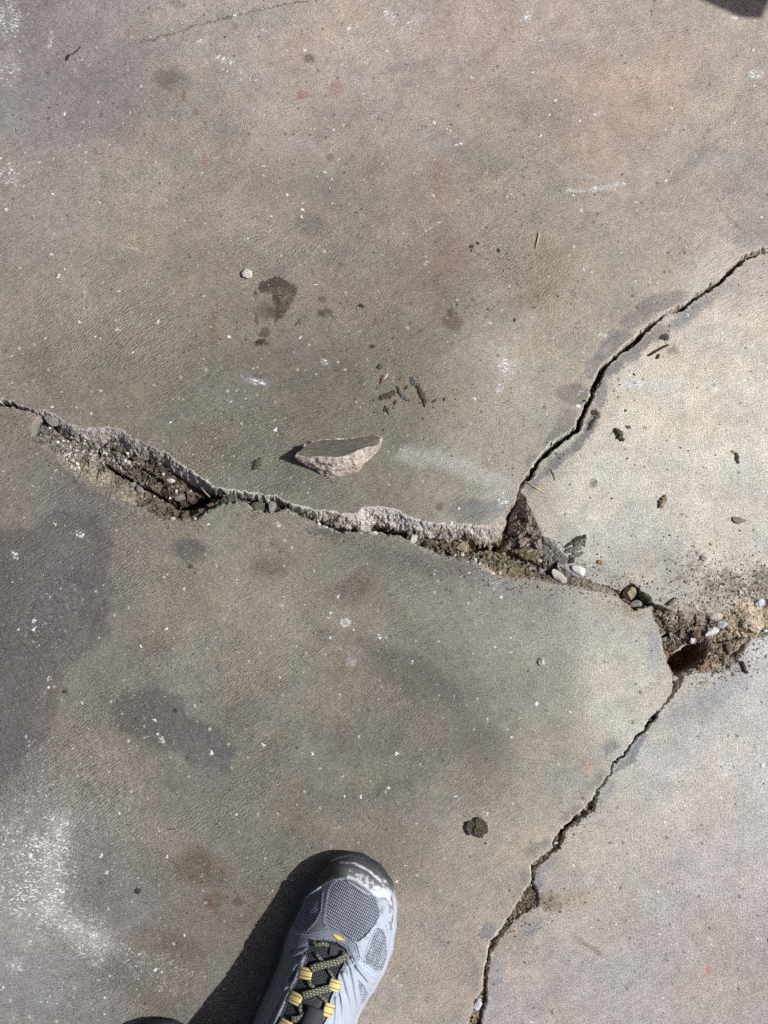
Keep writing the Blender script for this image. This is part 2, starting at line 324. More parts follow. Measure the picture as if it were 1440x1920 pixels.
SOILZ = [(-200, 730, -42), (-60, 745, -42), (0, 757, -45), (40, 770, -45), (62, 780, -36), (84, 790, -16), (70, 800, -3), (68, 828, -2.5), (95, 820, -5), (120, 845, -5), (160, 885, -5), (220, 932, -6), (280, 957, -6), (330, 968, -9), (370, 962, -10), (400, 948, -9),
         (120, 812, -12), (150, 830, -13), (185, 845, -14), (230, 868, -17), (260, 880, -15), (290, 880, -16), (320, 895, -20), (345, 912, -26), (335, 878, -30), (360, 900, -34), (385, 915, -36), (370, 922, -36), (375, 930, -40), (350, 935, -40), (310, 925, -26), (270, 925, -12), (230, 905, -12), (180, 880, -9), (395, 935, -12),
         (420, 936, -10), (450, 937, -9), (475, 948, -12), (495, 950, -17), (515, 950, -12), (545, 952, -13), (580, 970, -13), (610, 982, -16), (640, 992, -22), (665, 985, -14), (690, 990, -28), (720, 998, -30), (745, 1004, -24), (765, 1008, -10), (800, 1018, -12), (830, 1025, -9), (860, 1035, -7), (870, 1018, -9), (900, 1050, -5), (930, 1060, -4), (960, 1070, -4.5), (1000, 1078, -5), (1050, 1085, -5), (1090, 1096, -2), (1140, 1108, -2.5), (1180, 1120, -22), (1200, 1128, -16), (1218, 1133, -8),
         (1240, 1155, -7), (1280, 1165, -8), (1320, 1165, -8), (1250, 1195, -16), (1300, 1195, -15), (1260, 1215, -18), (1260, 1250, -22), (1280, 1280, -10), (1265, 1298, -14), (1340, 1185, -5), (1360, 1210, -4), (1345, 1240, -4), (1390, 1200, -5), (1400, 1160, 1.5), (1415, 1165, 2), (1375, 1160, -2), (1435, 1160, -18), (1440, 1180, -6), (1500, 1150, -4), (1600, 1140, -4),
         (1235, 1330, -16), (1215, 1358, -34), (1190, 1382, -20), (1170, 1410, -16), (1150, 1435, -22), (1130, 1475, -16), (1112, 1505, -8), (1095, 1525, -6), (1070, 1547, -18), (1045, 1580, -7), (1020, 1608, -5), (1000, 1635, -7), (1000, 1655, -8), (995, 1685, -4), (965, 1715, -6), (930, 1765, -7), (915, 1800, -14), (910, 1850, -6), (895, 1890, -6), (880, 1960, -10), (860, 2100, -10),
         (1440, 470, -14), (1395, 487, -12), (1375, 505, -34), (1340, 532, -14), (1310, 550, -12), (1285, 575, -36), (1262, 583, -12), (1240, 600, -32), (1200, 632, -30), (1175, 655, -34), (1140, 684, -12), (1125, 705, -30), (1112, 735, -9), (1105, 760, -36), (1085, 800, -40), (1050, 830, -30), (1025, 852, -40), (995, 890, -40), (970, 930, -40), (945, 968, -36), (930, 1000, -24), (1600, 455, -14), (1520, 460, -14)]
CARVE = [([(452, 933), (478, 937)], 4, 12), ([(496, 940), (502, 950), (500, 960)], 5, 12), ([(520, 940), (528, 950)], 4, 8), ([(545, 950), (570, 962), (588, 972)], 5, 16), ([(594, 971), (606, 977)], 6, 18), ([(612, 984), (640, 992), (664, 991)], 7, 16), ([(325, 868), (360, 895), (392, 915), (408, 926)], 8, 14), ([(255, 870), (272, 878), (290, 892)], 4, 9), ([(205, 838), (225, 846), (240, 856)], 3, 8), ([(318, 955), (335, 945), (350, 942)], 4, 10), ([(772, 1018), (790, 1022)], 3, 6), ([(835, 1030), (845, 1044)], 3.5, 8), ([(684, 983), (699, 989), (729, 997), (756, 1005)], 9, 24), ([(790, 1002), (810, 1001), (836, 1001), (865, 1009), (884, 1018), (894, 1026), (912, 1021)], 8, 26),
         ([(927, 990), (926, 1003), (933, 1019), (945, 1033)], 3, 12), ([(931, 1024), (955, 1038), (980, 1051), (1000, 1059), (1017, 1069), (1034, 1072)], 7, 30),
         ([(941, 970), (955, 957), (968, 945), (972, 925)], 5, 30),
         ([(96, 797), (108, 804), (118, 812), (128, 820)], 4, 14), ([(196, 866), (215, 882), (232, 890), (252, 902), (266, 912), (285, 918), (305, 930), (322, 938)], 4, 18),
         ([(322, 938), (345, 938), (362, 934), (378, 928)], 10, 26), ([(1238, 1187), (1256, 1188)], 4, 14), ([(1162, 1118), (1172, 1131), (1187, 1146)], 5, 14),
         ([(1384, 1165), (1390, 1178), (1405, 1184), (1440, 1192)], 3, 6), ([(1345, 1204), (1362, 1203), (1385, 1196)], 2.5, 5), ([(1370, 1238), (1378, 1225), (1392, 1212)], 3, 4),
         ([(1286, 1268), (1277, 1288), (1262, 1305)], 4, 12), ([(1261, 1262), (1264, 1284), (1262, 1300)], 3.5, 12)]
HOLE = [(1304, 1202), (1316, 1205), (1326, 1222), (1318, 1236), (1298, 1253), (1285, 1264), (1273, 1256), (1258, 1242), (1260, 1227), (1284, 1211)]
SOILC = [(70, 800, 118, 113, 108), (68, 828, 118, 113, 108), (100, 830, 140, 130, 108), (150, 880, 156, 145, 118), (220, 932, 150, 139, 114), (290, 962, 122, 110, 90), (350, 968, 120, 104, 82), (400, 948, 118, 104, 90), (380, 940, 140, 104, 88),
         (120, 800, 125, 115, 112), (180, 835, 112, 103, 96), (230, 865, 100, 88, 76), (280, 885, 92, 78, 64), (330, 905, 98, 82, 68), (230, 905, 146, 132, 108), (180, 875, 152, 141, 115),
         (450, 940, 105, 100, 90), (500, 950, 100, 98, 88), (600, 980, 108, 104, 92), (680, 992, 110, 105, 94), (740, 1002, 105, 98, 88), (800, 1020, 128, 116, 96), (860, 1038, 138, 122, 96), (920, 1060, 134, 119, 90), (1000, 1078, 124, 110, 82), (1080, 1096, 138, 124, 102), (1140, 1110, 150, 138, 118),
         (1190, 1115, 120, 108, 92), (1250, 1155, 132, 116, 98), (1320, 1165, 135, 118, 98), (1260, 1200, 110, 94, 78), (1290, 1230, 132, 78, 54), (1350, 1200, 128, 110, 86), (1350, 1240, 145, 126, 100), (1400, 1160, 190, 168, 135), (1430, 1150, 170, 152, 126), (1440, 1185, 150, 132, 108), (1275, 1285, 165, 150, 130),
         (1110, 1510, 140, 122, 105), (1040, 1580, 130, 115, 98), (1000, 1640, 118, 105, 86), (990, 1690, 128, 110, 86), (930, 1765, 128, 118, 98), (900, 1880, 140, 122, 96), (1200, 1370, 90, 80, 68), (1300, 555, 138, 128, 110), (1200, 630, 120, 110, 98), (1100, 780, 100, 92, 82), (0, 757, 70, 62, 56), (0, 700, 90, 85, 80)]

RUB = [(100, 815, 1), (200, 860, 1.3), (300, 905, 1.4), (360, 935, 1.2), (150, 890, .25), (240, 940, .1), (190, 905, .05), (110, 845, .15), (340, 965, .9), (500, 950, 1), (650, 985, 1.2), (760, 1005, 1.2), (830, 1020, .9), (900, 1050, .5), (1000, 1075, .35), (1130, 1108, .2), (1280, 1165, .5), (1270, 1200, 1.3), (1350, 1210, .45), (1410, 1165, .15), (1000, 1660, .6), (900, 1870, .5)]
# wear map: general tone of the floor (plan pixels, sRGB)
TONE = [(0, 50, 124, 118, 115), (200, 50, 140, 131, 128), (420, 50, 158, 148, 140), (650, 50, 172, 158, 146), (850, 50, 165, 150, 142), (1050, 50, 172, 157, 146), (1250, 50, 174, 159, 147), (1420, 50, 180, 167, 155),
        (30, 200, 130, 123, 120), (200, 190, 126, 118, 115), (350, 200, 143, 133, 123), (560, 200, 160, 147, 137), (750, 200, 158, 146, 136), (950, 200, 154, 142, 131), (1150, 200, 169, 152, 139), (1380, 200, 174, 161, 148),
        (50, 380, 138, 130, 123), (250, 380, 146, 136, 124), (450, 380, 144, 133, 121), (600, 400, 128, 120, 110), (800, 380, 142, 130, 119), (1000, 350, 150, 139, 127), (1200, 380, 166, 153, 142), (1400, 380, 164, 153, 144),
        (50, 550, 131, 123, 112), (250, 550, 131, 122, 109), (400, 550, 125, 116, 104), (600, 550, 125, 115, 104), (800, 540, 121, 111, 100), (1000, 540, 134, 123, 111), (1130, 550, 154, 143, 130), (1300, 640, 188, 178, 165), (1420, 560, 190, 180, 168),
        (50, 700, 126, 118, 105), (200, 730, 118, 112, 99), (400, 740, 112, 107, 95), (600, 740, 108, 103, 92), (800, 720, 120, 114, 101), (950, 720, 170, 162, 147), (1040, 740, 164, 156, 142), (1030, 620, 158, 149, 136), (1200, 760, 198, 190, 174), (1400, 760, 199, 191, 176),
        (500, 870, 108, 104, 93), (700, 870, 111, 107, 95), (850, 900, 130, 125, 112), (930, 900, 162, 158, 147), (985, 820, 160, 154, 140), (1100, 900, 192, 188, 173), (1300, 900, 196, 191, 177), (1420, 900, 192, 186, 174),
        (50, 980, 117, 111, 103), (150, 1000, 102, 97, 94), (300, 1020, 122, 116, 104), (500, 1020, 126, 121, 108), (700, 1040, 119, 115, 105), (1150, 1020, 180, 176, 165), (1350, 1010, 186, 181, 169), (1200, 1100, 172, 168, 158), (900, 1110, 130, 128, 120),
        (50, 1150, 98, 94, 93), (150, 1150, 96, 92, 88), (300, 1150, 126, 120, 107), (500, 1150, 133, 127, 114), (650, 1150, 127, 122, 110), (800, 1150, 123, 119, 109), (1000, 1160, 143, 139, 129), (1150, 1180, 176, 172, 160),
        (40, 1300, 100, 96, 95), (140, 1300, 122, 116, 105), (250, 1300, 110, 106, 99), (400, 1300, 119, 114, 104), (550, 1300, 119, 114, 103), (700, 1300, 115, 110, 100), (850, 1300, 112, 108, 100), (1000, 1300, 138, 134, 122), (1150, 1300, 186, 182, 166), (1330, 1320, 176, 173, 169), (1430, 1320, 187, 182, 176),
        (30, 1450, 108, 104, 100), (150, 1450, 123, 118, 109), (350, 1450, 110, 106, 99), (550, 1450, 112, 108, 98), (750, 1450, 112, 108, 98), (900, 1440, 120, 116, 106), (1050, 1450, 160, 154, 141), (1200, 1480, 180, 176, 168), (1400, 1450, 187, 182, 176),
        (30, 1600, 128, 123, 119), (150, 1600, 122, 118, 113), (300, 1600, 118, 113, 105), (500, 1600, 108, 104, 94), (700, 1600, 116, 110, 100), (850, 1600, 140, 132, 120), (950, 1600, 158, 149, 136), (1100, 1610, 177, 171, 160), (1300, 1600, 178, 172, 168), (1430, 1600, 181, 175, 170),
        (60, 1750, 140, 136, 134), (200, 1750, 122, 118, 114), (350, 1750, 113, 107, 98), (480, 1750, 112, 106, 98), (800, 1750, 145, 136, 126), (900, 1720, 150, 141, 130), (1100, 1760, 171, 163, 156), (1300, 1760, 172, 165, 160), (1430, 1760, 168, 160, 156),
        (60, 1880, 132, 127, 125), (200, 1880, 120, 115, 110), (350, 1880, 112, 106, 98), (800, 1880, 153, 143, 133), (1000, 1880, 168, 160, 155), (1200, 1880, 169, 162, 157), (1400, 1880, 169, 161, 157)]
# shaped stains: (kind, geometry, softness px, (sRGB), strength)
def ell(x, y, a, b, r=0): return ('e', (x, y, a, b, r))
STAIN = [(('p', [(-90, 1000), (60, 990), (105, 957), (180, 965), (208, 1010), (205, 1060), (190, 1110), (202, 1140), (203, 1190), (160, 1225), (122, 1262), (110, 1330), (92, 1370), (60, 1400), (30, 1450), (-90, 1480)]), 7, (99, 95, 93), .85),
         (('p', [(230, 1300), (290, 1292), (340, 1308), (350, 1345), (420, 1370), (440, 1400), (430, 1455), (380, 1450), (330, 1412), (290, 1402), (225, 1370), (207, 1330)]), 9, (96, 92, 91), .8),
         (ell(355, 1034, 36, 20), 10, (98, 94, 92), .9), (ell(180, 1130, 25, 50, 20), 12, (84, 80, 78), .6), (ell(160, 1090, 20, 20), 14, (90, 86, 86), .5),
         (ell(500, 1060, 35, 22), 18, (112, 104, 94), .8), (ell(660, 1105, 40, 22, -25), 20, (106, 98, 88), .8), (ell(770, 1270, 90, 35, 35), 26, (98, 94, 87), .7), (ell(900, 1400, 60, 40, 30), 30, (104, 100, 94), .6), (ell(460, 1340, 40, 25), 20, (104, 101, 92), .5),
         (ell(430, 1470, 90, 14, 10), 16, (118, 112, 106), .6), (ell(690, 1380, 60, 50), 40, (106, 102, 93), .5), (ell(820, 1060, 120, 20, 12), 16, (108, 107, 104), .7), (ell(620, 1003, 45, 8, 8), 6, (100, 98, 94), .8), (ell(985, 1120, 70, 16, 10), 14, (132, 130, 126), .6),
         (ell(880, 955, 42, 26), 14, (122, 121, 118), .8), (ell(945, 950, 22, 26, 30), 10, (138, 137, 134), .7),
         (ell(1237, 566, 46, 17, -14), 6, (122, 117, 115), .64), (ell(1190, 600, 26, 16, -30), 6, (124, 119, 116), .6), (ell(1150, 650, 42, 18, -38), 6, (120, 116, 115), .64), (ell(1115, 690, 26, 18, -50), 6, (120, 116, 114), .6), (ell(1075, 742, 33, 20, 10), 6, (116, 112, 111), .64), (ell(1060, 790, 20, 26, 40), 6, (122, 118, 116), .7), (ell(1035, 818, 24, 10, -45), 5, (124, 120, 116), .8), (ell(995, 862, 18, 8, -50), 5, (126, 122, 116), .7),
         (ell(1330, 560, 60, 12, -36), 7, (150, 146, 144), .8), (ell(1290, 595, 50, 13, -32), 7, (142, 138, 136), .85), (ell(1235, 625, 30, 12, -35), 6, (146, 142, 139), .8), (ell(1195, 655, 34, 12, -42), 6, (132, 128, 126), .85), (ell(1155, 690, 26, 12, -50), 5, (130, 126, 124), .85), (ell(1130, 740, 14, 30, 10), 6, (136, 131, 130), .8), (ell(1108, 800, 12, 28, 30), 5, (118, 116, 116), .85), (ell(1080, 835, 30, 10, -45), 5, (122, 120, 120), .9), (ell(1040, 868, 34, 11, -48), 5, (126, 124, 124), .9), (ell(1005, 905, 22, 10, -55), 5, (130, 128, 127), .9),
         (ell(1400, 530, 60, 40, -30), 30, (172, 163, 158), .7), (ell(1420, 430, 40, 30), 26, (140, 134, 132), .6), (ell(1260, 660, 14, 8), 5, (120, 114, 106), .6), (ell(1246, 632, 8, 6), 3, (84, 80, 74), .9), (ell(1112, 905, 7, 10), 4, (135, 130, 122), .9),
         (('p', [(1213, 1375), (1206, 1400), (1192, 1428), (1172, 1440), (1150, 1452), (1155, 1438), (1182, 1408), (1197, 1386)]), 3, (132, 133, 134), .95),
         (ell(1148, 1402, 20, 11, -55), 5, (134, 131, 130), .8), (ell(1110, 1470, 34, 8, -45), 5, (132, 128, 124), .6), (ell(1070, 1520, 28, 8, -35), 5, (134, 128, 122), .7), (ell(1010, 1585, 26, 9, -35), 5, (130, 124, 120), .8), (ell(985, 1645, 10, 12), 5, (132, 126, 120), .6), (ell(917, 1745, 17, 17), 6, (126, 124, 126), .85), (ell(890, 1830, 9, 30), 6, (134, 130, 126), .6),
         (ell(930, 1850, 8, 60, 6), 5, (150, 150, 152), .8), (ell(990, 1745, 30, 9, -40), 6, (142, 140, 142), .7), (ell(1010, 1650, 8, 26), 5, (150, 148, 148), .8), (ell(1030, 1620, 20, 6, -45), 4, (146, 145, 146), .8), (ell(1135, 1490, 8, 24, 30), 5, (158, 158, 160), .7), (ell(1030, 1795, 8, 22, 30), 6, (146, 143, 146), .5), (ell(1330, 1310, 80, 24, -30), 20, (152, 153, 156), .7), (ell(1225, 1215, 14, 40), 10, (160, 160, 160), .7),
         (ell(1190, 1150, 24, 14, 20), 6, (158, 146, 122), .6), (ell(1175, 1105, 16, 14), 6, (140, 140, 138), .7), (ell(1130, 1075, 60, 16, 20), 10, (160, 156, 148), .7), (ell(1040, 1050, 40, 14, 50), 6, (140, 140, 140), .8),
         (('p', [(484, 531), (496, 525), (517, 519), (532, 522), (555, 538), (557, 546), (548, 567), (538, 582), (529, 597), (514, 606), (511, 597), (497, 588), (508, 572), (513, 556), (498, 547), (485, 550)]), 2.5, (74, 67, 57), .98),
         (ell(495, 585, 14, 20, 20), 7, (96, 88, 78), .8), (ell(493, 622, 11, 8, -20), 3, (84, 74, 64), .85), (ell(488, 645, 14, 4, -8), 2, (76, 68, 60), .9), (ell(480, 600, 3, 10), 2, (86, 78, 68), .8), (ell(608, 587, 14, 9), 3, (84, 76, 68), .85), (ell(605, 562, 8, 4), 2, (92, 86, 76), .8), (ell(477, 549, 4, 6, -30), 2, (76, 70, 60), .8),
         (ell(852, 605, 18, 16), 6, (104, 92, 78), .75), (ell(845, 585, 6, 8), 2, (80, 72, 62), .8), (ell(790, 620, 6, 5), 2, (96, 88, 78), .8), (ell(580, 110, 12, 8), 4, (112, 104, 98), .9), (ell(315, 145, 26, 18), 10, (116, 108, 104), .8), (ell(335, 150, 30, 22), 14, (120, 112, 106), .5), (ell(620, 295, 9, 6), 3, (112, 104, 96), .8), (ell(330, 8, 16, 8), 5, (122, 116, 112), .7), (ell(760, 128, 40, 8, -12), 8, (140, 130, 126), .7), (ell(590, 425, 28, 20), 14, (112, 104, 100), .6), (ell(620, 230, 50, 30), 24, (148, 136, 128), .6),
         (ell(567, 177, 10, 9), 3, (150, 116, 100), .7), (ell(346, 180, 5, 9), 3, (128, 98, 86), .8), (ell(369, 210, 4, 7), 2, (122, 92, 78), .8), (ell(632, 168, 14, 14), 7, (152, 120, 108), .6), (ell(442, 50, 6, 6), 2, (146, 122, 112), .7), (ell(404, 620, 8, 34), 6, (122, 100, 84), .6), (ell(825, 335, 22, 45, -15), 14, (146, 122, 108), .5), (ell(850, 480, 26, 30), 12, (140, 116, 106), .5), (ell(1100, 1440, 9, 16), 6, (190, 156, 138), .5), (ell(1108, 1395, 9, 9), 5, (180, 156, 142), .4), (ell(1130, 380, 50, 14, -30), 16, (170, 152, 132), .5), (ell(383, 300, 5, 14), 4, (146, 116, 102), .6), (ell(1325, 1822, 5, 7), 2, (214, 120, 120), .9), (ell(1300, 1840, 50, 40), 26, (180, 160, 154), .3), (ell(1110, 170, 120, 26, 30), 24, (178, 158, 142), .6),
         (ell(1290, 310, 70, 10, -42), 12, (146, 136, 128), .7), (ell(1330, 250, 40, 10, -50), 10, (150, 140, 132), .5), (ell(900, 295, 60, 22, 12), 18, (134, 126, 116), .6), (ell(700, 330, 26, 50, 20), 20, (132, 122, 112), .5), (ell(480, 712, 32, 14, 8), 5, (122, 122, 124), .8), (ell(484, 704, 12, 8), 3, (100, 92, 84), .7), (ell(985, 560, 40, 30), 16, (126, 114, 102), .5),
         (ell(380, 1630, 44, 36, 30), 20, (98, 86, 72), .8), (ell(400, 1690, 18, 16), 8, (108, 84, 66), .7), (ell(445, 1690, 9, 8), 4, (84, 72, 62), .7), (ell(300, 1770, 60, 30), 24, (112, 98, 84), .5), (ell(260, 1820, 70, 40), 30, (100, 96, 90), .5),
         (ell(1078, 1690, 24, 18, -20), 12, (152, 132, 108), .45), (ell(1035, 1692, 18, 20), 10, (146, 126, 100), .5), (ell(1105, 1775, 30, 4, 35), 4, (112, 102, 94), .7), (ell(645, 1168, 11, 9), 1.5, (206, 204, 200), .8), (ell(644, 1168, 6, 5), 1.5, (150, 146, 140), .8), (ell(658, 1243, 9, 8), 3, (150, 152, 156), .7), (ell(825, 950, 9, 9), 3, (104, 88, 76), .8), (ell(105, 1540, 60, 70), 40, (138, 134, 130), .5)]
DIRT = [(1290, 1060, 70, 34, -20, .55), (1350, 1095, 80, 50, 0, .75), (1425, 1095, 60, 50, 0, .95), (1290, 1140, 80, 12, 0, .7), (1000, 1095, 90, 8, 8, .6), (860, 1060, 70, 8, 12, .5), (1030, 1690, 45, 30, 0, .75), (380, 1630, 60, 50, 30, .42), (520, 560, 40, 50, 0, .5), (1380, 1250, 50, 20, -20, .5), (760, 745, 60, 40, 0, .45), (940, 1060, 60, 14, 20, .5), (1330, 1280, 50, 14, -10, .4), (590, 575, 60, 40, 0, .3), (380, 705, 40, 30, 0, .4), (900, 470, 40, 20, 0, .4), (1245, 1125, 30, 10, 0, .6), (860, 480, 40, 40, 0, .25), (640, 620, 90, 40, 0, .25)]
WHITE = [(80, 1650, 90, 170, 8, .62), (150, 1740, 110, 60, 25, .5), (20, 1620, 60, 160, 0, .5), (150, 1500, 260, 200, 0, .3), (250, 900, 200, 200, 0, .2), (120, 1180, 160, 160, 0, .26), (300, 1820, 120, 60, 20, .42), (170, 1790, 60, 30, 30, .5), (420, 1350, 300, 200, 0, .14), (60, 760, 160, 160, 0, .2), (700, 200, 500, 200, 0, .12), (110, 1565, 14, 26, 0, .7), (98, 1630, 22, 50, 5, .95), (86, 1690, 26, 34, 0, .9), (130, 1735, 38, 14, 15, .8), (165, 1752, 30, 8, 20, .75), (60, 1690, 60, 90, 0, .42), (60, 1560, 70, 90, 0, .36), (220, 1780, 50, 30, 30, .42), (10, 1650, 30, 120, 0, .4), (150, 1800, 150, 60, 20, .3), (30, 1810, 40, 30, 0, .5), (100, 1880, 60, 20, 0, .4),
         (15, 40, 40, 70, 0, .58), (10, 130, 40, 50, 0, .5), (20, 325, 36, 36, 0, .55), (60, 100, 80, 120, 0, .32), (420, 112, 28, 8, 20, .95), (398, 112, 22, 3, -35, .9), (375, 78, 14, 8, 0, .6), (495, 55, 10, 6, 0, .7), (95, 75, 6, 34, 8, .6), (730, 30, 14, 30, -20, .62), (780, 40, 24, 10, 0, .6), (985, 35, 14, 22, 20, .6), (1020, 75, 14, 10, 0, .62), (1375, 34, 10, 4, 0, 1.), (885, 145, 8, 4, 0, .7), (860, 270, 14, 5, -20, .6), (245, 466, 20, 4, 8, .8), (480, 245, 12, 6, 0, .6), (410, 390, 8, 4, 0, .8), (290, 300, 4, 12, -20, .7), (1418, 140, 26, 16, 0, .6),
         (480, 716, 36, 10, 5, .62), (607, 678, 14, 10, 0, .6), (1208, 722, 50, 12, 4, .95), (1180, 700, 30, 12, 0, .6), (950, 690, 26, 26, 0, .62), (935, 730, 12, 18, 0, .6), (1130, 630, 12, 10, 0, .7), (1090, 735, 16, 4, -40, .8), (1000, 1310, 3, 180, 0, .42), (985, 1450, 3, 60, 0, .4), (940, 935, 24, 20, 30, .66), (975, 915, 8, 14, 0, .6), (1062, 962, 20, 10, 0, .55), (150, 1000, 14, 14, 0, .7), (28, 1040, 8, 14, -40, .8), (302, 1385, 5, 16, -35, 1.), (300, 1390, 14, 8, 0, .4), (350, 1245, 20, 3, 0, .6), (445, 1090, 3, 12, 8, .8), (545, 1070, 2, 14, 0, .7), (640, 1190, 200, 120, 0, .16), (500, 950, 60, 40, 0, .2), (150, 560, 200, 160, 0, .16), (990, 1160, 40, 20, 0, .2), (928, 1090, 26, 12, 0, .5), (100, 1250, 100, 200, 0, .2), (345, 710, 130, 60, 0, .22), (760, 980, 100, 8, 8, .4), (520, 985, 10, 7, 0, .9), (1330, 500, 20, 8, -40, .5), (320, 690, 200, 200, 0, .12), (1420, 1420, 5, 5, 0, 1.), (1330, 1760, 6, 6, 0, 1.), (1362, 1760, 6, 6, 0, 1.), (1420, 1760, 6, 6, 0, .9), (1400, 1900, 12, 10, 0, .8)]
WLINE = [([(1060, 358), (1090, 360), (1125, 350), (1168, 344)], 5, .62), ([(795, 434), (815, 422), (830, 414)], 3, .7), ([(755, 850), (830, 858), (890, 880), (950, 900)], 15, .36), ([(770, 852), (800, 854), (840, 866)], 6, .36), ([(1215, 400), (1310, 398)], 1.5, .6), ([(60, 1405), (80, 1330), (95, 1250)], 3, .4), ([(985, 400), (975, 440), (970, 500)], 2, .35), ([(915, 300), (913, 330)], 3, .5), ([(1213, 1400), (1200, 1425), (1180, 1440), (1150, 1455)], 1.6, .75)]
DLINE = [([(760, 852), (830, 862), (890, 884), (950, 908)], 24, (176, 173, 164), .55), ([(112, 1540), (100, 1620), (84, 1690), (130, 1740), (190, 1765)], 34, (178, 175, 172), .55), ([(940, 670), (950, 720)], 24, (182, 175, 162), .4), ([(1065, 358), (1110, 356), (1165, 345)], 7, (196, 190, 182), .5), ([(1170, 720), (1260, 724)], 16, (214, 210, 202), .5), ([(600, 1188), (700, 1208), (780, 1250), (850, 1310), (900, 1380)], 26, (98, 94, 88), .42), ([(200, 1090), (150, 1200), (112, 1290), (96, 1380), (110, 1450)], 14, (112, 106, 98), .4), ([(250, 1470), (210, 1380), (220, 1290), (280, 1240), (380, 1230)], 16, (134, 128, 116), .3), ([(1100, 395), (1230, 345), (1330, 260), (1430, 200)], 10, (184, 170, 156), .35), ([(900, 560), (1010, 530), (1100, 500), (1200, 480)], 12, (160, 150, 138), .3), ([(40, 640), (140, 600), (260, 610)], 14, (140, 132, 120), .3), ([(500, 1480), (640, 1500), (760, 1470)], 18, (104, 100, 90), .3), ([(870, 1180), (990, 1230), (1060, 1330)], 18, (150, 146, 134), .25), ([(258, 80), (300, 68), (330, 60), (365, 48), (400, 40), (440, 30), (480, 20), (530, 8), (580, 2), (640, -10)], 2.2, (96, 86, 80), .8), ([(125, 112), (130, 104), (146, 92), (149, 86)], 3, (70, 60, 56), .85), ([(1345, 375), (1352, 395), (1375, 415), (1392, 432)], 2.2, (118, 110, 104), .7), ([(1345, 382), (1362, 366), (1380, 378)], 2, (130, 120, 114), .5), ([(935, 565), (915, 590), (905, 605)], 2, (100, 92, 82), .6), ([(955, 465), (970, 500), (960, 530)], 2, (116, 106, 96), .4), ([(1175, 1540), (1290, 1440)], 1.2, (160, 155, 150), .3), ([(620, 1325), (652, 1345)], 1.5, (170, 166, 158), .6)]

def wear(u, v, uf, vf):
    """albedo rgb, white density, masks (fracture, grain, dirt) of the floor; uf, vf wobbled coordinates"""
    tn = gidw(u, v, TONE, 62, 8); tn = tn * (1 + .065 * sst(165, 120, tn[..., 1:2]) + .05 * sst(160, 185, tn[..., 1:2])); c = lin(tn) / KL
    c = c * (1 + .075 * fbm(u, v, 70, 4, 60) + .07 * fbm(u, v, 22, 3, 61) + .05 * fbm(u * .5 + v * .9, (v * .4 - u * .9) * .25, 9, 3, 62))[..., None]
    bw, bx_ = 9 * fbm(u, v, 46, 4, 63), 9 * fbm(u, v, 46, 4, 64)
    n65 = fbm(u, v, 14, 3, 65)
    for g, soft, col, st in STAIN:
        kb = 1. if soft >= 5 else .25; uw, vw = uf + bw * kb, vf + bx_ * kb; soft = soft * .75
        if g[0] == 'p': q_ = np.array(g[1]); bb = (q_[:, 0].min(), q_[:, 0].max(), q_[:, 1].min(), q_[:, 1].max())
        else: q_ = max(g[1][2:4]); bb = (g[1][0] - q_, g[1][0] + q_, g[1][1] - q_, g[1][1] + q_)
        mg = soft + 12; sel = np.nonzero((uw > bb[0] - mg) & (uw < bb[1] + mg) & (vw > bb[2] - mg) & (vw < bb[3] + mg))
        uw, vw = uw[sel], vw[sel]
        if g[0] == 'p': d = sdf(uw, vw, g[1])
        else:
            x, y, a, b, r = g[1]; r = R(r); dx = uw - x; dy = vw - y
            p = dx * math.cos(r) + dy * math.sin(r); q = -dx * math.sin(r) + dy * math.cos(r)
            d = (np.sqrt((p / a) ** 2 + (q / b) ** 2) - 1) * min(a, b)
        k = np.clip((1 - sst(-soft, soft, d)) * st * (1 + .25 * n65[sel]), 0, 1)
        c[sel] = c[sel] + (lin(col) / KL - c[sel]) * k[..., None]
    for pts, wd, col, st in DLINE:
        k = (1 - sst(wd * .2, wd, seg_dist(uf + bw * (wd > 8), vf + bx_ * (wd > 8), pts))) * st
        c = c + (lin(col) / KL - c) * k[..., None]
    def blobs(L):
        o = np.zeros(u.shape)
        for x, y, a, b, r, s in L:
            mg = max(a, b) * 1.3; sel = np.nonzero((np.abs(uf - x) < mg) & (np.abs(vf - y) < mg)); r = R(r); dx = uf[sel] - x; dy = vf[sel] - y
            p = dx * math.cos(r) + dy * math.sin(r); q = -dx * math.sin(r) + dy * math.cos(r)
            o[sel] = np.maximum(o[sel], s * (1 - sst(.35, 1.25, np.sqrt((p / a) ** 2 + (q / b) ** 2))))
        return o
    wh = blobs(WHITE); wh = np.minimum(wh, .66) * (1 + .45 * fbm(u, v, 16, 3, 81)); di = blobs(DIRT)
    for pts, wd, s in WLINE: wh = np.maximum(wh, s * (1 - sst(.2, 1.3, seg_dist(uf, vf, pts) / wd)))
    gr = gidw(u, v, GRAIN, 120, 16)
    return c, wh, gr, di
GRAIN = [(200, 300, .3), (700, 200, .5), (1200, 200, .5), (200, 900, .05), (600, 700, .1), (600, 1200, .15), (900, 700, .45), (1250, 700, 1), (1250, 950, 1), (1100, 1300, .95), (800, 1350, .45), (300, 1400, .05), (300, 1700, .2), (900, 1600, .6), (1300, 1500, .95), (1200, 1800, .8), (1000, 450, .25), (1400, 420, .3)]

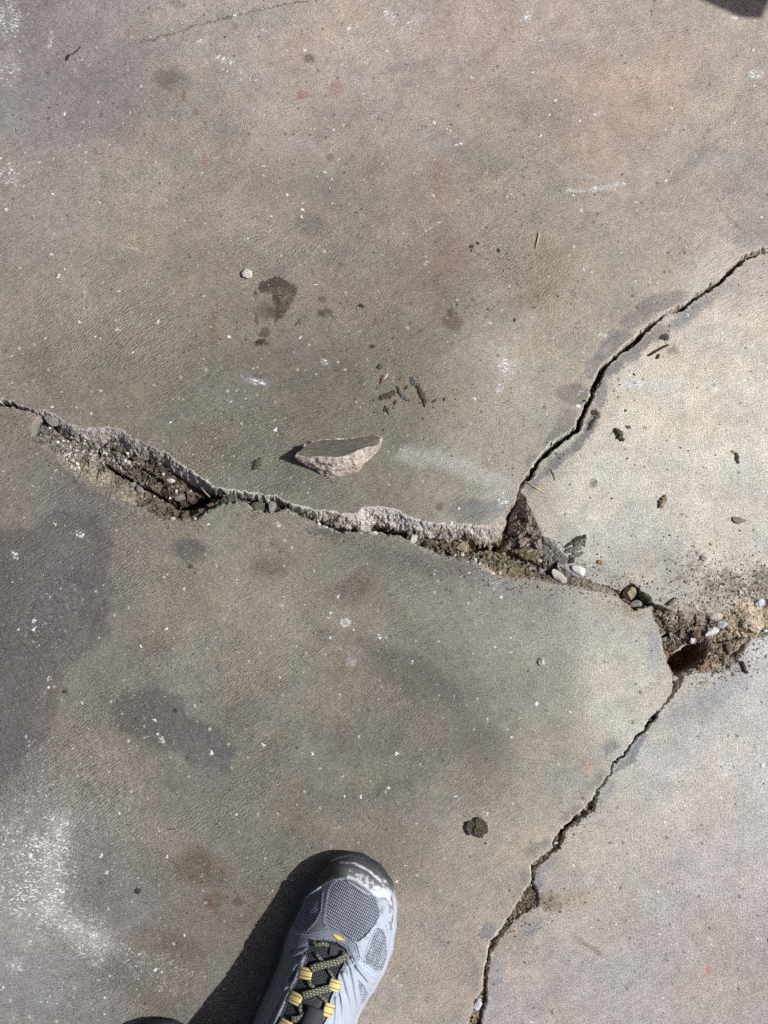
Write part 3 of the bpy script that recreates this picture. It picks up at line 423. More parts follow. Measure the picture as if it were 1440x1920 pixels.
# ------------------------------------------------------------------ the floor relief
def relief(x, y):
    """height in metres, owner index (0..3 slabs, 4 soil), and colour data at floor points"""
    u, v = P(x, y)
    wob = 1.0
    n1 = fbm(u, v, 26, 3, 1); n2 = fbm(u, v, 26, 3, 2); m1 = fbm(u, v, 6, 3, 3); m2 = fbm(u, v, 6, 3, 4)
    ja, jt, jg = vor2(u, v, 9, 41); jb, jt2, _ = vor2(u, v, 15, 43)
    uf = u + 2.2 * n1 + 2.0 * m1 + 2.2 * ja + 2.4 * jb; vf = v + 2.2 * n2 + 2.0 * m2 + 2.2 * jt + 3.4 * jt2
    z_s = gidw(u, v, SOILZ, 11, 4)
    vd, vg, vr = vor(u + 3 * m1, v + 3 * m2, 9, 3)
    vd2, vg2, vr2 = vor(u, v, 4.2, 13)
    vd3, vg3, vr3 = vor(u + 5 * m1, v + 5 * m2, 17, 23)
    rub = gidw(u, v, RUB, 30, 8)
    c1, t1, g1 = vor2(u + 4 * m1, v + 4 * m2, 9, 3); c2, t2, g2 = vor2(u + 5 * m1, v + 5 * m2, 18, 23); c3, t3, g3 = vor2(u + 2 * m1, v + 2 * m2, 4.5, 33)
    lump = (1.6 * c1 + 2.6 * t1 + .9 * fbm(u, v, 7, 3, 71)) * np.clip(.2 + rub, 0, 1) + rub * (4.5 * c2 + 5 * t2 - 2.4 * (1 - sst(0, .12, g2))) + (.8 * c3 + 1.2 * t3) * (.35 + .65 * np.clip(rub, 0, 1))
    z_s = z_s + lump + 1.8 * fbm(u, v, 40, 3, 8) + .5 * fbm(u, v, 3, 2, 9)
    for pts, wd, dep in CARVE:
        q_ = np.array(pts); mg = wd + 6; sel = np.nonzero((uf > q_[:, 0].min() - mg) & (uf < q_[:, 0].max() + mg) & (vf > q_[:, 1].min() - mg) & (vf < q_[:, 1].max() + mg))
        if len(sel[0]) == 0: continue
        z_s[sel] -= dep * (1 - sst(wd * .45, wd * 1.05, seg_dist((uf + 1.5 * m2)[sel], vf[sel], pts)))
    hs = sdf(uf + 2 * m1, vf, HOLE)
    z_s = z_s - 26 * (1 - sst(-9, 3, hs))
    top = np.full(u.shape, -200.); owner = np.full(u.shape, 4); inslab = np.zeros(u.shape, bool)
    edge = np.full(u.shape, 1e9); sdall = []
    zr_all = np.full(u.shape, -200.); fr = np.zeros(u.shape)
    for k, nm in enumerate('ABCD'):
        s = sdf(uf, vf, SLAB[nm]); wd = gidw(u, v, RIM[nm], 22, 8)
        edge = np.minimum(edge, np.abs(s))
        ins = s <= 0
        q = np.clip(s / wd, 0, 9)
        rough = 1.5 * c1 + 2.0 * t1 + 2.2 * t2 * sst(8, 20, wd) + .35 * c3 + .6 * t3 + 1.4 * fbm(u, v, 22, 3, 50 + k) + .5 * fbm(u, v, 9, 3, 20 + k) 
        if nm == 'B': rough = rough + (5 * c2 + 9 * t2 - 2.5 * (1 - sst(0, .1, g2))) * sst(20, 50, wd) + 3.2 * fbm(u * .45 + v * .9, v * .25 - u * .5, 8, 2, 77) * sst(20, 50, wd)
        prof = -RDEP[nm] * q ** 1.15 - 60 * np.clip(q - 1, 0, 9) ** 1.0
        zr = prof + rough * np.clip(q * 2.5, 0, 1) * np.clip(wd / 22, .15, 1)
        zr = np.where(ins, 0, zr)
        b = zr > zr_all
        zr_all = np.where(b, zr, zr_all); owner = np.where(b, k, owner)
        inslab |= ins
    soil_top = (~inslab) & (z_s > zr_all)
    owner = np.where(soil_top, 4, owner)
    z = np.where(inslab, 0, np.maximum(z_s, zr_all))
    # chipped arris of the slabs, dusting over the lips
    lip = (1 - sst(0, 3., edge + 1.5 * m1)) * inslab
    z = z - lip * (.35 + .3 * n1) - .25 * (1 - sst(0, 14, edge)) * inslab * (.5 + .5 * m2)
    # low ridge of swept-up dirt on the right
    dune = 0
    for px, py, a, b_, h in ((1400, 1105, 46, 14, 2.2), (1345, 1128, 40, 10, 1.8), (1290, 1142, 40, 8, 1.2), (1030, 1692, 18, 12, 1.2), (1078, 1690, 20, 12, 1.), (1430, 1090, 30, 16, 2.)):
        dune = dune + h * np.exp(-(((u - px) / a) ** 2 + ((v - py) / b_) ** 2) * 1.2) * (.6 + .8 * np.clip(m1 + n1 + .3, 0, 1))
    for pts, wd, col, st in DLINE[13:15]:
        z = z - .35 * (1 - sst(0, 2.5, seg_dist(uf, vf, pts)))
    z = z + np.where(inslab, dune, 0)
    fresh = np.where((~inslab) & (~soil_top), 1., 0.)
    fk = np.array([1., .55, .1, .12])[np.clip(owner, 0, 3)]
    fk = np.where((owner == 2) & (u > 900), .8, np.where(owner == 2, .0, fk))
    rimk = fresh * np.where((owner == 2) & (u < 900), .15, np.array([1., 1., 1., .5])[np.clip(owner, 0, 3)])
    fresh = fresh * np.array([1., .45, .2, .35])[np.clip(owner, 0, 3)]
    fresh = np.maximum(fresh, fk * (1 - sst(0, 3.2, edge + m1)) * inslab)
    # fade every bit of relief out before the edge of the sheet
    z = z * np.clip(np.minimum(np.minimum(u + 150, 1590 - u), np.minimum(v + 150, 2080 - v)) / 20, 0, 1)
    return z * .001, owner, inslab, edge, fresh, u, v, uf, vf, m1, np.maximum(rimk, fresh)

h0, T = .0005, 4
x0, y0 = W(-150, 2080); xr, _ = W(1590, 960); _, yt = W(720, -150); xl = -xr
NX = int((xr - xl) / h0 / 32) * 32; NY = int((yt - y0) / h0 / 32) * 32
X0, Y0 = xl, y0
# which 16 mm tiles need the fine lattice
tx, ty = np.meshgrid(np.arange(NX // 32), np.arange(NY // 32), indexing='ij')
tu, tv = P(X0 + (tx + .5) * 32 * h0, Y0 + (ty + .5) * 32 * h0)
act = np.full(tu.shape, 1e9)
for nm in 'ABCD': act = np.minimum(act, np.abs(sdf(tu, tv, SLAB[nm])))
vv = ~np.any([inside(tu, tv, SLAB[k]) for k in 'ABCD'], axis=0)
fine = (act < 44) | vv
for x, y, a, b in ((1345, 1110, 130, 60), (520, 575, 60, 75), (430, 40, 210, 60), (607, 577, 26, 26), (645, 1168, 20, 20), (1050, 1690, 55, 35), (1110, 350, 70, 20), (300, 1388, 20, 20), (137, 100, 30, 30), (420, 110, 50, 30), (1375, 34, 30, 20)):
    fine |= (np.abs(tu - x) < a + 16) & (np.abs(tv - y) < b + 16)
fine[0, :] = fine[-1, :] = fine[:, 0] = fine[:, -1] = False
ids = []
NYP = NY + 1
fi, fj = np.nonzero(fine)
a, b = np.meshgrid(np.arange(32), np.arange(32), indexing='ij')
I = (fi[:, None, None] * 32 + a).ravel(); J = (fj[:, None, None] * 32 + b).ravel()
qf = np.stack([I * NYP + J, (I + 1) * NYP + J, (I + 1) * NYP + J + 1, I * NYP + J + 1], 1)
ci, cj = np.nonzero(~fine)
a, b = np.meshgrid(np.arange(0, 32, T), np.arange(0, 32, T), indexing='ij')
I = (ci[:, None, None] * 32 + a).ravel(); J = (cj[:, None, None] * 32 + b).ravel()
qc = np.stack([I * NYP + J, (I + T) * NYP + J, (I + T) * NYP + J + T, I * NYP + J + T], 1)
quads = np.concatenate([qf, qc]); uniq, inv = np.unique(quads, return_inverse=True); quads = inv.reshape(-1, 4)
gx = X0 + (uniq // NYP) * h0; gy = Y0 + (uniq % NYP) * h0
fine_v = np.zeros(len(uniq), bool); fine_v[quads[:len(qf)].ravel()] = True
gz = np.zeros(len(uniq)); own = np.full(len(uniq), 4); fresh = np.zeros(len(uniq)); edge = np.full(len(uniq), 99.); inslab = np.ones(len(uniq), bool)
gu, gv = P(gx, gy); guf = gu + 2 * fbm(gu, gv, 20, 3, 1); gvf = gv + 2 * fbm(gu, gv, 20, 3, 2); mm1 = np.zeros(len(uniq))
zz = relief(gx[fine_v], gy[fine_v])
gz[fine_v], own[fine_v], inslab[fine_v], edge[fine_v], fresh[fine_v] = zz[0], zz[1], zz[2], zz[3], zz[4]
guf[fine_v], gvf[fine_v] = zz[7], zz[8]; mm1[fine_v] = zz[9]
# lattice points shared with the coarse tiles stay flat
cs = np.zeros(len(uniq), bool); cs[quads[len(qf):].ravel()] = True
gz[cs & (np.abs(gz) < .0015)] = 0
for k, nm in enumerate('ABCD'):
    m = ~fine_v; m[m] = inside(gu[m], gv[m], SLAB[nm]); own[m] = k
# jitter the walls a little sideways so that steep faces are not lattice-straight
jw = fine_v & ~cs & ~inslab
gx2 = gx.copy(); gy2 = gy.copy()
gx2[jw] += (_h(gu[jw] * 7, gv[jw] * 7, 3) - .5) * h0 * .5; gy2[jw] += (_h(gu[jw] * 7, gv[jw] * 7, 4) - .5) * h0 * .5
c, wh, gr, di = wear(gu, gv, guf + 2 * mm1, gvf + 2 * mm1)
# fractured faces and soil have their own tone
sc_ = gidw(gu, gv, SOILC, 26, 8); sg_ = sc_.mean(1, keepdims=True); sg_ = sg_ * 1.0; sc_ = sc_ * (1 + .13 * sst(1215, 1250, gu))[:, None] * (1 + .08 * sst(1000, 900, gu) * sst(780, 820, gu))[:, None]; sc_ = lin((sg_ * (1 + .13 * sst(1215, 1250, gu))[:, None] + (sc_ - sg_ * (1 + .13 * sst(1215, 1250, gu))[:, None]) * .72) * 1.02) / KL
RIMC = [(100, 790, 168, 160, 156), (200, 820, 138, 128, 128), (260, 845, 132, 124, 122), (350, 890, 196, 188, 180), (480, 935, 200, 192, 182), (600, 965, 204, 196, 186), (690, 965, 218, 210, 200), (760, 980, 208, 201, 196), (900, 1000, 210, 203, 196), (1000, 900, 208, 200, 190), (1200, 620, 204, 196, 184), (1400, 490, 200, 190, 174), (980, 980, 122, 106, 92), (1000, 1010, 104, 88, 76), (960, 1020, 138, 118, 90), (975, 955, 150, 138, 128), (62, 810, 122, 118, 114), (1030, 1050, 140, 134, 132), (1280, 1160, 142, 126, 108), (1350, 1150, 150, 134, 112), (1240, 1220, 180, 172, 156), (1150, 1430, 200, 196, 186), (1000, 1640, 196, 188, 172), (900, 1850, 190, 180, 165), (0, 755, 196, 190, 182), (120, 870, 122, 116, 106), (300, 975, 118, 110, 98), (1350, 1262, 160, 145, 125), (850, 1055, 122, 116, 104)]
rimc = lin(np.minimum(gidw(gu, gv, RIMC, 30, 8) * (1 + .12 * fbm(gu, gv, 12, 3, 91))[:, None], 232)) / KL
rimk = np.zeros(len(uniq)); rimk[fine_v] = zz[10]; f3 = rimk[:, None]
c = c * (1 - f3) + rimc * f3
wh = wh * (1 - fresh)
tone_slab = np.concatenate([c, wh[:, None]], 1); tone_soil = np.concatenate([sc_, np.ones((len(c), 1))], 1)
mask = np.stack([fresh, gr, di * (1 - fresh * .6), np.ones(len(c))], 1)
co = np.stack([gx2, gy2, gz], 1)
# owner of each face: the lowest-priority rule is soil if most corners are soil
oq = own[quads]
face_owner = np.where((oq == 4).sum(1) >= 2, 4, oq.min(1))

floor = empty('concrete_floor'); tag(floor, 'worn grey concrete floor broken by branching cracks into four slabs', kind='structure')
for k, nm in enumerate('ABCD'):
    q = quads[face_owner == k]; ii, iv = np.unique(q, return_inverse=True)
    me = np_mesh('concrete_slab', co[ii], iv.reshape(-1, 4), M['concrete'], attrs={'tone': tone_slab[ii], 'mask': mask[ii]})
    o = link('concrete_slab', me, floor)
    o['label'] = ('large upper slab with stained grey brown surface', 'pale right slab with gritty surface', 'lower slab with dark patches under the shoe', 'light grey slab in the lower right')[k]
q = quads[face_owner == 4]; ii, iv = np.unique(q, return_inverse=True)
me = np_mesh('soil', co[ii], iv.reshape(-1, 4), M['soil'], attrs={'tone': tone_soil[ii]})
soil = link('soil', me); tag(soil, 'brown crumbly soil and rubble showing inside the floor cracks', kind='structure')
# the floor carries on well past the picture
XR = X0 + NX * h0; YT = Y0 + NY * h0; F = 12.
cv = [(-F, -F), (F, -F), (F, F), (-F, F), (X0, Y0), (XR, Y0), (XR, YT), (X0, YT)]
cv = np.array([(a, b, 0) for a, b in cv]); qd = np.array([(0, 1, 5, 4), (1, 2, 6, 5), (2, 3, 7, 6), (3, 0, 4, 7)])
ta = np.tile(np.append(lin((140, 132, 122)) / KL, .12), (8, 1)); ma = np.tile([0, .5, 0, 1.], (8, 1))
link('surrounding_slab', np_mesh('surrounding_slab', cv, qd, M['concrete'], attrs={'tone': ta, 'mask': ma}), floor)

# floor height at a plan point (nearest lattice value), for setting things down
_kt = {}
def ground_z(x, y):
    r = relief(np.array([x]), np.array([y])); return float(r[0][0])
#@@OBJECTS

# ------------------------------------------------------------------ loose stones
M['pale'] = rock_material('pale_stone', (168, 158, 142), (226, 218, 204), 420)
M['white'] = rock_material('white_plaster', (206, 202, 194), (244, 242, 238), 500, speck=.15)
M['tan'] = rock_material('tan_stone', (118, 104, 84), (172, 156, 132), 420)
M['greystone'] = rock_material('grey_stone', (104, 100, 96), (158, 152, 146), 460)
M['bluewhite'] = rock_material('bluish_white_stone', (150, 156, 166), (226, 230, 236), 300)
M['green'] = rock_material('mossy_stone', (66, 72, 52), (104, 108, 84), 500)
M['mud'] = rock_material('dark_dried_mud', (70, 64, 54), (104, 96, 84), 700, .002, .35, .95)
M['brown'] = rock_material('brown_soil_lump', (70, 60, 48), (128, 114, 94), 500, .002, .35, .95)
M['redbrown'] = rock_material('red_brown_stone', (92, 70, 60), (134, 108, 94), 500)
M['husk'] = rock_material('dark_husk', (44, 41, 32), (98, 92, 74), 900, .0008, .3, .7)
M['greychip'] = rock_material('weathered_grey_chip', (92, 92, 86), (134, 132, 124), 700, .0008, .25, .8)
M['twig'] = rock_material('dark_twig', (40, 32, 26), (74, 62, 50), 900, .0006, .3, .8)
M['straw'] = rock_material('dry_straw', (170, 140, 96), (214, 190, 148), 900, .0003, .2, .6)
M['orange'] = rock_material('orange_bit', (120, 84, 56), (172, 132, 96), 900, .0008, .3, .8)
M['leaf'] = rock_material('dark_green_leaf', (52, 58, 46), (94, 100, 80), 900, .0006, .3, .7)
def ico(sub):
    b = bmesh.new(); bmesh.ops.create_icosphere(b, subdivisions=sub, radius=1)
    v = np.array([x.co[:] for x in b.verts]); f = [[x.index for x in q.verts] for q in b.faces]; b.free(); return v, np.array(f)
ICO = {1: ico(1), 2: ico(2), 3: ico(3), 4: ico(4)}
def stone_co(seed, dims, sub=3, cuts=9, rough=.07):
    r = np.random.default_rng(seed); v, f = ICO[sub]; v = v.copy()
    for _ in range(cuts):
        n = r.normal(size=3); n /= np.linalg.norm(n); d = r.uniform(.55, .85)
        k = v @ n - d; v -= np.clip(k, 0, None)[:, None] * n
    q = fbm(v[:, 0] * 3 + v[:, 2] * 2.1 + seed, v[:, 1] * 3 - v[:, 2] * 1.7, 1.2, 3, seed)
    v *= (1 + rough * 2 * q)[:, None]
    v -= (v.max(0) + v.min(0)) / 2; v /= (v.max(0) - v.min(0)); v *= np.array(dims)
    return v, f
def place(o, u, v, sink=.25, h=None, zoff=0):
    x, y = W(u, v); z = ground_z(x, y); o.location = (x, y, z + zoff); return o
def stone(u, v, l, w_, h, rot, mat, label, name='stone', cat='stone', group=None, seed=None, tilt=0, sub=3, rough=.07, z=None, sink=.3):
    seed = seed if seed is not None else int(u * 7 + v * 3)
    co_, f = stone_co(seed, (l * MM, w_ * MM, h * MM), sub, rough=rough)
    co_[:, 2] += h * MM * (.5 - sink)
    me = np_mesh(name, co_, f, M[mat], smooth=False)
    o = link(name, me); x, y = W(u, v); o.location = (x, y, ground_z(x, y) if z is None else z)
    o.rotation_euler = (R(tilt), 0, R(-rot)); tag(o, label, cat, group); return o
GC = 'stones lying in the cracks'; GF = 'pebbles on the floor'
stone(463, 513, 22, 22, 13, 0, 'pale', 'pale angular pebble left of the dark damp patch', 'pebble', 'pebble', GF, 5)
stone(1015, 1241, 14, 15, 11, 20, 'pale', 'small round whitish pebble alone on the lower slab near the pit', 'pebble', 'pebble', GF, rough=.02)
stone(1320, 1046, 16, 14, 11, 10, 'pale', 'whitish pebble on the pale right slab below the tan chip', 'pebble', 'pebble', GF, 11)
stone(1386, 976, 26, 13, 9, 5, 'tan', 'tan flat chip on the pale right slab near the right edge', 'stone_chip', 'stone', GF, 12)
stone(1427, 1126, 20, 24, 15, 20, 'bluewhite', 'bluish white stone in the dirt at the right edge', 'stone', 'stone', None, 13)
stone(483, 948, 26, 17, 12, 10, 'green', 'mossy green stone in the middle of the left crack', 'stone', 'stone', GC, 14, z=-.006)
stone(509, 952, 16, 28, 14, 18, 'greystone', 'grey wedge stone standing beside the mossy green one', 'stone', 'stone', GC, 15, z=-.004, tilt=8)
stone(1049, 1080, 36, 17, 12, 42, 'pale', 'speckled oval concrete chip in the crack below the broken corner', 'concrete_chip', 'stone', GC, 16, z=-.004)
stone(1084, 1068, 30, 17, 12, 30, 'white', 'white plaster chip right of the speckled oval chip', 'plaster_chip', 'stone', GC, 17)
stone(1101, 1061, 20, 5, 4, -14, 'pale', 'thin cream splinter pointing right from the white chip', 'stone_splinter', 'stone', None, 18)
stone(1184, 1110, 26, 26, 20, -25, 'tan', 'square tan stone filling the small hole between the slabs', 'stone', 'stone', GC, 19, z=-.010)
stone(1194, 1130, 24, 14, 12, 0, 'greystone', 'light grey stone under the square tan one in the small hole', 'stone', 'stone', GC, 20, z=-.008)
stone(1171, 1138, 32, 20, 9, 45, 'tan', 'flat tan corner piece at the left rim of the small hole', 'stone', 'stone', GC, 21, z=-.0035)
stone(1338, 1184, 32, 14, 12, -28, 'white', 'long white stone above the dark pit on the right', 'stone', 'stone', GC, 22, z=-.006)
stone(1357, 1171, 20, 17, 15, -20, 'bluewhite', 'bluish white stone touching the long white one above the pit', 'stone', 'stone', GC, 23, z=-.006)
stone(1301, 1200, 8, 11, 8, 0, 'white', 'small white stone at the upper rim of the dark pit', 'stone', 'stone', GC, 24, z=-.011)
stone(1310, 1187, 20, 18, 14, -20, 'redbrown', 'reddish brown stone left of the long white stone', 'stone', 'stone', GC, 25, z=-.010)
stone(1344, 1156, 26, 15, 9, -15, 'pale', 'pale half buried chip at the upper edge of the pit', 'stone', 'stone', GC, 26, z=-.003)
stone(1273, 1273, 20, 15, 14, 0, 'pale', 'pale blocky stone wedged at the foot of the pit', 'stone', 'stone', GC, 27, z=-.011)
stone(1275, 1285, 15, 10, 10, 20, 'tan', 'tan pebble just under the pale blocky stone', 'stone', 'stone', GC, 28, z=-.010)
stone(1262, 1178, 14, 11, 10, 0, 'brown', 'brown lump at the left wall of the pit', 'stone', 'stone', GC, 29, z=-.012)
stone(1438, 1183, 9, 7, 6, 0, 'white', 'tiny white stone at the right edge under the sandy mound', 'stone', 'stone', GC, 30)
stone(96, 786, 32, 20, 8, 38, 'greystone', 'pale grey chip at the left end of the spalled hollow', 'concrete_chip', 'stone', GC, 31, z=-.004)
stone(316, 895, 17, 9, 9, 5, 'white', 'biggest white stone in the spalled hollow on the left', 'stone', 'stone', GC, 32, sink=.1)
stone(303, 885, 7, 5, 5, 30, 'white', 'small white stone just above the biggest white one', 'stone', 'stone', GC, 33, sink=.1)
for i, (u, v, l, w_, r_, mt, t) in enumerate([(88, 797, 7, 7, 0, 'white', 'round white grain under the pale grey chip'), (163, 836, 12, 9, 0, 'white', 'white stone in the upper middle of the hollow'), (150, 843, 7, 6, 0, 'pale', 'cream stone left of the hollow\'s upper white stone'),
        (171, 849, 9, 6, 0, 'pale', 'cream stone under the hollow\'s upper white stone'), (216, 852, 10, 7, 40, 'white', 'long white stone right of the hollow middle'), (236, 862, 13, 8, 20, 'pale', 'cream stone near the top right of the hollow'),
        (197, 856, 11, 9, 0, 'greystone', 'grey stone in the centre of the hollow'), (174, 861, 8, 6, 0, 'white', 'white stone nearest the hollow\'s black crack'), (234, 843, 8, 7, 50, 'white', 'white stone against the purple grey broken face'),
        (134, 862, 10, 8, 0, 'pale', 'largest cream stone of the grit cluster low in the hollow'), (143, 868, 8, 6, 0, 'white', 'right white stone of the grit cluster low in the hollow'), (131, 874, 9, 7, 0, 'pale', 'bottom cream stone of the grit cluster in the hollow'),
        (106, 827, 8, 6, 30, 'white', 'white stone near the left rim of the hollow'), (323, 972, 12, 8, 10, 'pale', 'cream stone at the bottom of the hollow'), (365, 972, 8, 7, 0, 'white', 'white stone at the lower right tip of the hollow'),
        (260, 915, 20, 14, 30, 'greystone', 'grey lump beside the black crack in the hollow'), (245, 905, 15, 12, 0, 'greystone', 'grey lump at the left end of the black crack'), (330, 925, 22, 13, -15, 'greystone', 'dark grey lump above the blackest gap'),
        (392, 942, 18, 10, 10, 'redbrown', 'reddish stone at the right end of the hollow'), (375, 955, 16, 12, -40, 'brown', 'brown lump below the blackest gap'), (345, 962, 20, 13, -30, 'brown', 'brown ridge lump at the hollow bottom'),
        (598, 981, 9, 6, 50, 'white', 'white sliver in the crack under the slab edge'), (612, 988, 6, 5, 0, 'white', 'white grain right of the white sliver'), (570, 968, 12, 7, 30, 'pale', 'pale chip in the narrow crack right of the wedge stone'),
        (586, 975, 10, 7, 20, 'greystone', 'grey chip in the narrow crack before the white sliver'), (632, 978, 16, 17, 10, 'greystone', 'grey wedge under the pale broken edge'), (640, 993, 18, 8, 10, 'greystone', 'dark grey lump at the lowest bend of the crack'),
        (700, 1000, 20, 10, 5, 'pale', 'rounded pale chip left of the black gap'), (715, 1000, 12, 8, 20, 'greystone', 'grey chip in the black gap'), (749, 1007, 20, 7, 22, 'greystone', 'flat grey sliver right of the black gap'),
        (775, 1009, 15, 18, 15, 'pale', 'pale upright wedge at the start of the dirt strip'), (757, 1002, 18, 16, 40, 'greystone', 'grey slab of rubble left of the pale wedge'), (806, 1016, 14, 11, 0, 'brown', 'brown clod in the dirt strip under the dark line'),
        (833, 1022, 16, 12, 0, 'brown', 'second brown clod of the dirt strip'), (868, 1024, 24, 20, 10, 'tan', 'rounded tan lump below the black line'), (868, 1038, 9, 7, 0, 'white', 'white pebble on the rounded tan lump'),
        (892, 1047, 6, 6, 0, 'white', 'white grain in the middle of the dirt strip'), (944, 1038, 10, 8, 0, 'tan', 'tan pebble under the broken corner'), (987, 1056, 9, 7, 30, 'tan', 'tan pebble at the black crack under the broken corner'),
        (1012, 1050, 10, 7, 0, 'pale', 'pale chip at the foot of the broken corner'), (1205, 1117, 10, 7, 40, 'greystone', 'dark grey bit right of the small hole'), (1104, 1524, 12, 9, 10, 'redbrown', 'reddish chip in the lower crack at its widening'),
        (1108, 1520, 6, 4, 0, 'white', 'white grain on the reddish chip'), (1046, 1573, 9, 11, 30, 'redbrown', 'red brown chip deep in the lower crack'), (1043, 1581, 8, 5, -20, 'pale', 'pale chip under the red brown one'),
        (1004, 1620, 12, 9, 0, 'tan', 'tan lump where the lower crack bends'), (995, 1672, 13, 10, 0, 'brown', 'brown clod in the widened lower crack'), (988, 1690, 14, 11, 0, 'brown', 'larger brown clod filling the lower crack'),
        (897, 1884, 14, 22, 25, 'bluewhite', 'smooth bluish stone in the crack near the bottom edge'), (921, 1790, 8, 6, 0, 'pale', 'pale chip on the crack rim above the bluish stone'), (1310, 551, 10, 6, -30, 'pale', 'pale chip in the upper right crack'),
        (1270, 578, 14, 8, -20, 'tan', 'tan chip bridging the upper right crack'), (1155, 664, 9, 6, -40, 'greystone', 'grey chip midway down the upper right crack'), (1015, 856, 8, 6, -40, 'greystone', 'grey chip near the foot of the upper right crack'),
        (1345, 1222, 16, 10, 60, 'brown', 'brown crust piece on the mound right of the pit'), (1365, 1215, 18, 9, 70, 'brown', 'second crust piece on the mound'), (1362, 1190, 10, 8, 40, 'redbrown', 'pinkish pebble on the mound right of the pit'), (1385, 1228, 14, 8, -50, 'brown', 'outer crust piece of the mound')]):
    stone(u, v, l, w_, min(l, w_) * .85, r_, mt, t, 'stone' if mt != 'brown' else 'soil_clod', 'stone' if mt != 'brown' else 'clod', GC, 100 + i, sub=2, rough=.12, sink=.2)
stone(259, 1671, 10, 10, 6, 0, 'mud', 'small dark pebble left of the shoe shadow', 'pebble', 'pebble', GF, 41)
stone(1375, 34, 18, 7, 3, -5, 'white', 'flat white plaster crumb under the tip of the top right shadow', 'plaster_chip', 'stone', None, 42, sub=2)
stone(1430, 1435, 9, 10, 3, 0, 'white', 'tiny white triangular chip at the right edge', 'plaster_chip', 'stone', None, 43, sub=1)
stone(1071, 1051, 13, 12, 10, 0, 'mud', 'round black lump between the grey wood chips', 'mud_lump', 'clod', None, 44, sub=2)
stone(1245, 633, 15, 12, 6, 0, 'mud', 'dark crumbly lump above the short black twig', 'mud_lump', 'clod', None, 45, sub=2, rough=.2)
stone(1125, 1054, 13, 10, 5, 20, 'orange', 'small orange brown bit right of the wood chips', 'dried_bud', 'plant bit', None, 46, sub=2, rough=.2)
stone(713, 687, 12, 14, 6, 0, 'leaf', 'dark green crumb above the scattered husks', 'leaf_crumb', 'leaf bit', None, 47, sub=2, rough=.2)
stone(678, 574, 10, 8, 5, 30, 'mud', 'dark crumb right of the small damp patch', 'mud_lump', 'clod', None, 48, sub=1)
stone(330, 1332, 8, 10, 3, 0, 'mud', 'dark bit on the edge of the hooked grey stain', 'mud_lump', 'clod', None, 49, sub=1)
stone(122, 1297, 10, 8, 4, -40, 'mud', 'dark bit on the edge of the big left stain', 'mud_lump', 'clod', None, 50, sub=1)
stone(357, 1062, 12, 9, 3, 0, 'leaf', 'dark green bit under the round grey spot', 'leaf_crumb', 'leaf bit', None, 51, sub=2)
stone(1357, 1095, 5, 5, 4, 0, 'mud', 'black grain in the dusting of dirt above the mound', 'mud_lump', 'clod', None, 52, sub=1)
stone(698, 650, 12, 8, 3, -20, 'mud', 'thin dark crumb over the dark green one', 'mud_lump', 'clod', None, 53, sub=1, rough=.2)
for i, (u, v, l, w_) in enumerate([(884, 462, 10, 8), (896, 456, 7, 6), (935, 470, 9, 6), (884, 470, 6, 4), (915, 580, 6, 6), (1096, 752, 6, 5), (1114, 773, 12, 12), (965, 600, 8, 5), (1173, 770, 6, 5)]):
    stone(u, v, l, w_, 3, i * 40, 'mud', ['dark crumb of the little cluster below the straw', 'right crumb of the cluster below the straw', 'dark crumb right of that cluster', 'lowest crumb of the cluster below the straw', 'dark speck right of the big damp patch', 'dark crumb on the crack stain', 'dark lump right of the upper crack', 'dark crumb left of the upper crack stain', 'dark speck on the pale slab'][i], 'mud_crumb', 'crumb', 'dark crumbs on the floor', 300 + i, sub=1, rough=.2)

# ---- flakes, husks, twigs and straws
def shell_mesh(name, l, w_, bend, curl, th, mat, seed=0, taper=.5, nx=12, ny=5):
    c = []
    for side in (1, -1):
        r0 = np.random.default_rng(seed); r = r0
        for i in range(nx + 1):
            t = i / nx * 2 - 1; wd = w_ / 2 * (max(0, 1 - abs(t) ** 2.4) ** taper + .04)
            wd *= 1 + .3 * math.sin(i * 2.1 + seed) + .35 * (r0.random() - .5)
            for j in range(ny + 1):
                s = j / ny * 2 - 1
                x = t * l / 2 + .1 * w_ * math.sin(j * 2.3 + i + seed); y = s * wd + bend * l * (t * t - .3) + .10 * w_ * math.sin(i * .9 + seed)
                z = curl * w_ * (1 - s * s) * (1 - .5 * t * t) + side * th / 2 + .16 * w_ * r.normal() * .4
                c.append((x, y, z + th / 2))
    n = (nx + 1) * (ny + 1); f = []
    for i in range(nx):
        for j in range(ny):
            a = i * (ny + 1) + j; b = a + ny + 1
            f.append((a, b, b + 1, a + 1)); f.append((n + a, n + a + 1, n + b + 1, n + b))
    for i in range(nx):
        for j in (0, ny):
            a = i * (ny + 1) + j; b = a + ny + 1; f.append((a, n + a, n + b, b) if j == 0 else (a, b, n + b, n + a))
    for i in (0, nx):
        for j in range(ny):
            a = i * (ny + 1) + j; f.append((a, a + 1, n + a + 1, n + a) if i == 0 else (a, n + a, n + a + 1, a + 1))
    return np_mesh(name, np.array(c), np.array(f), M[mat], smooth=False)
def flake(u, v, l, w_, rot, mat, label, name, cat, bend=0, curl=.3, tilt=0, grp=None, zo=0, seed=None):
    seed = seed or int(u + v)
    o = link(name, shell_mesh(name, l * MM, w_ * MM, bend, curl, .0007, mat, seed)); x, y = W(u, v)
    o.location = (x, y, max(ground_z(x, y), -.002) + zo + .0002); o.rotation_euler = (R(tilt), 0, R(-rot)); return tag(o, label, cat, grp)
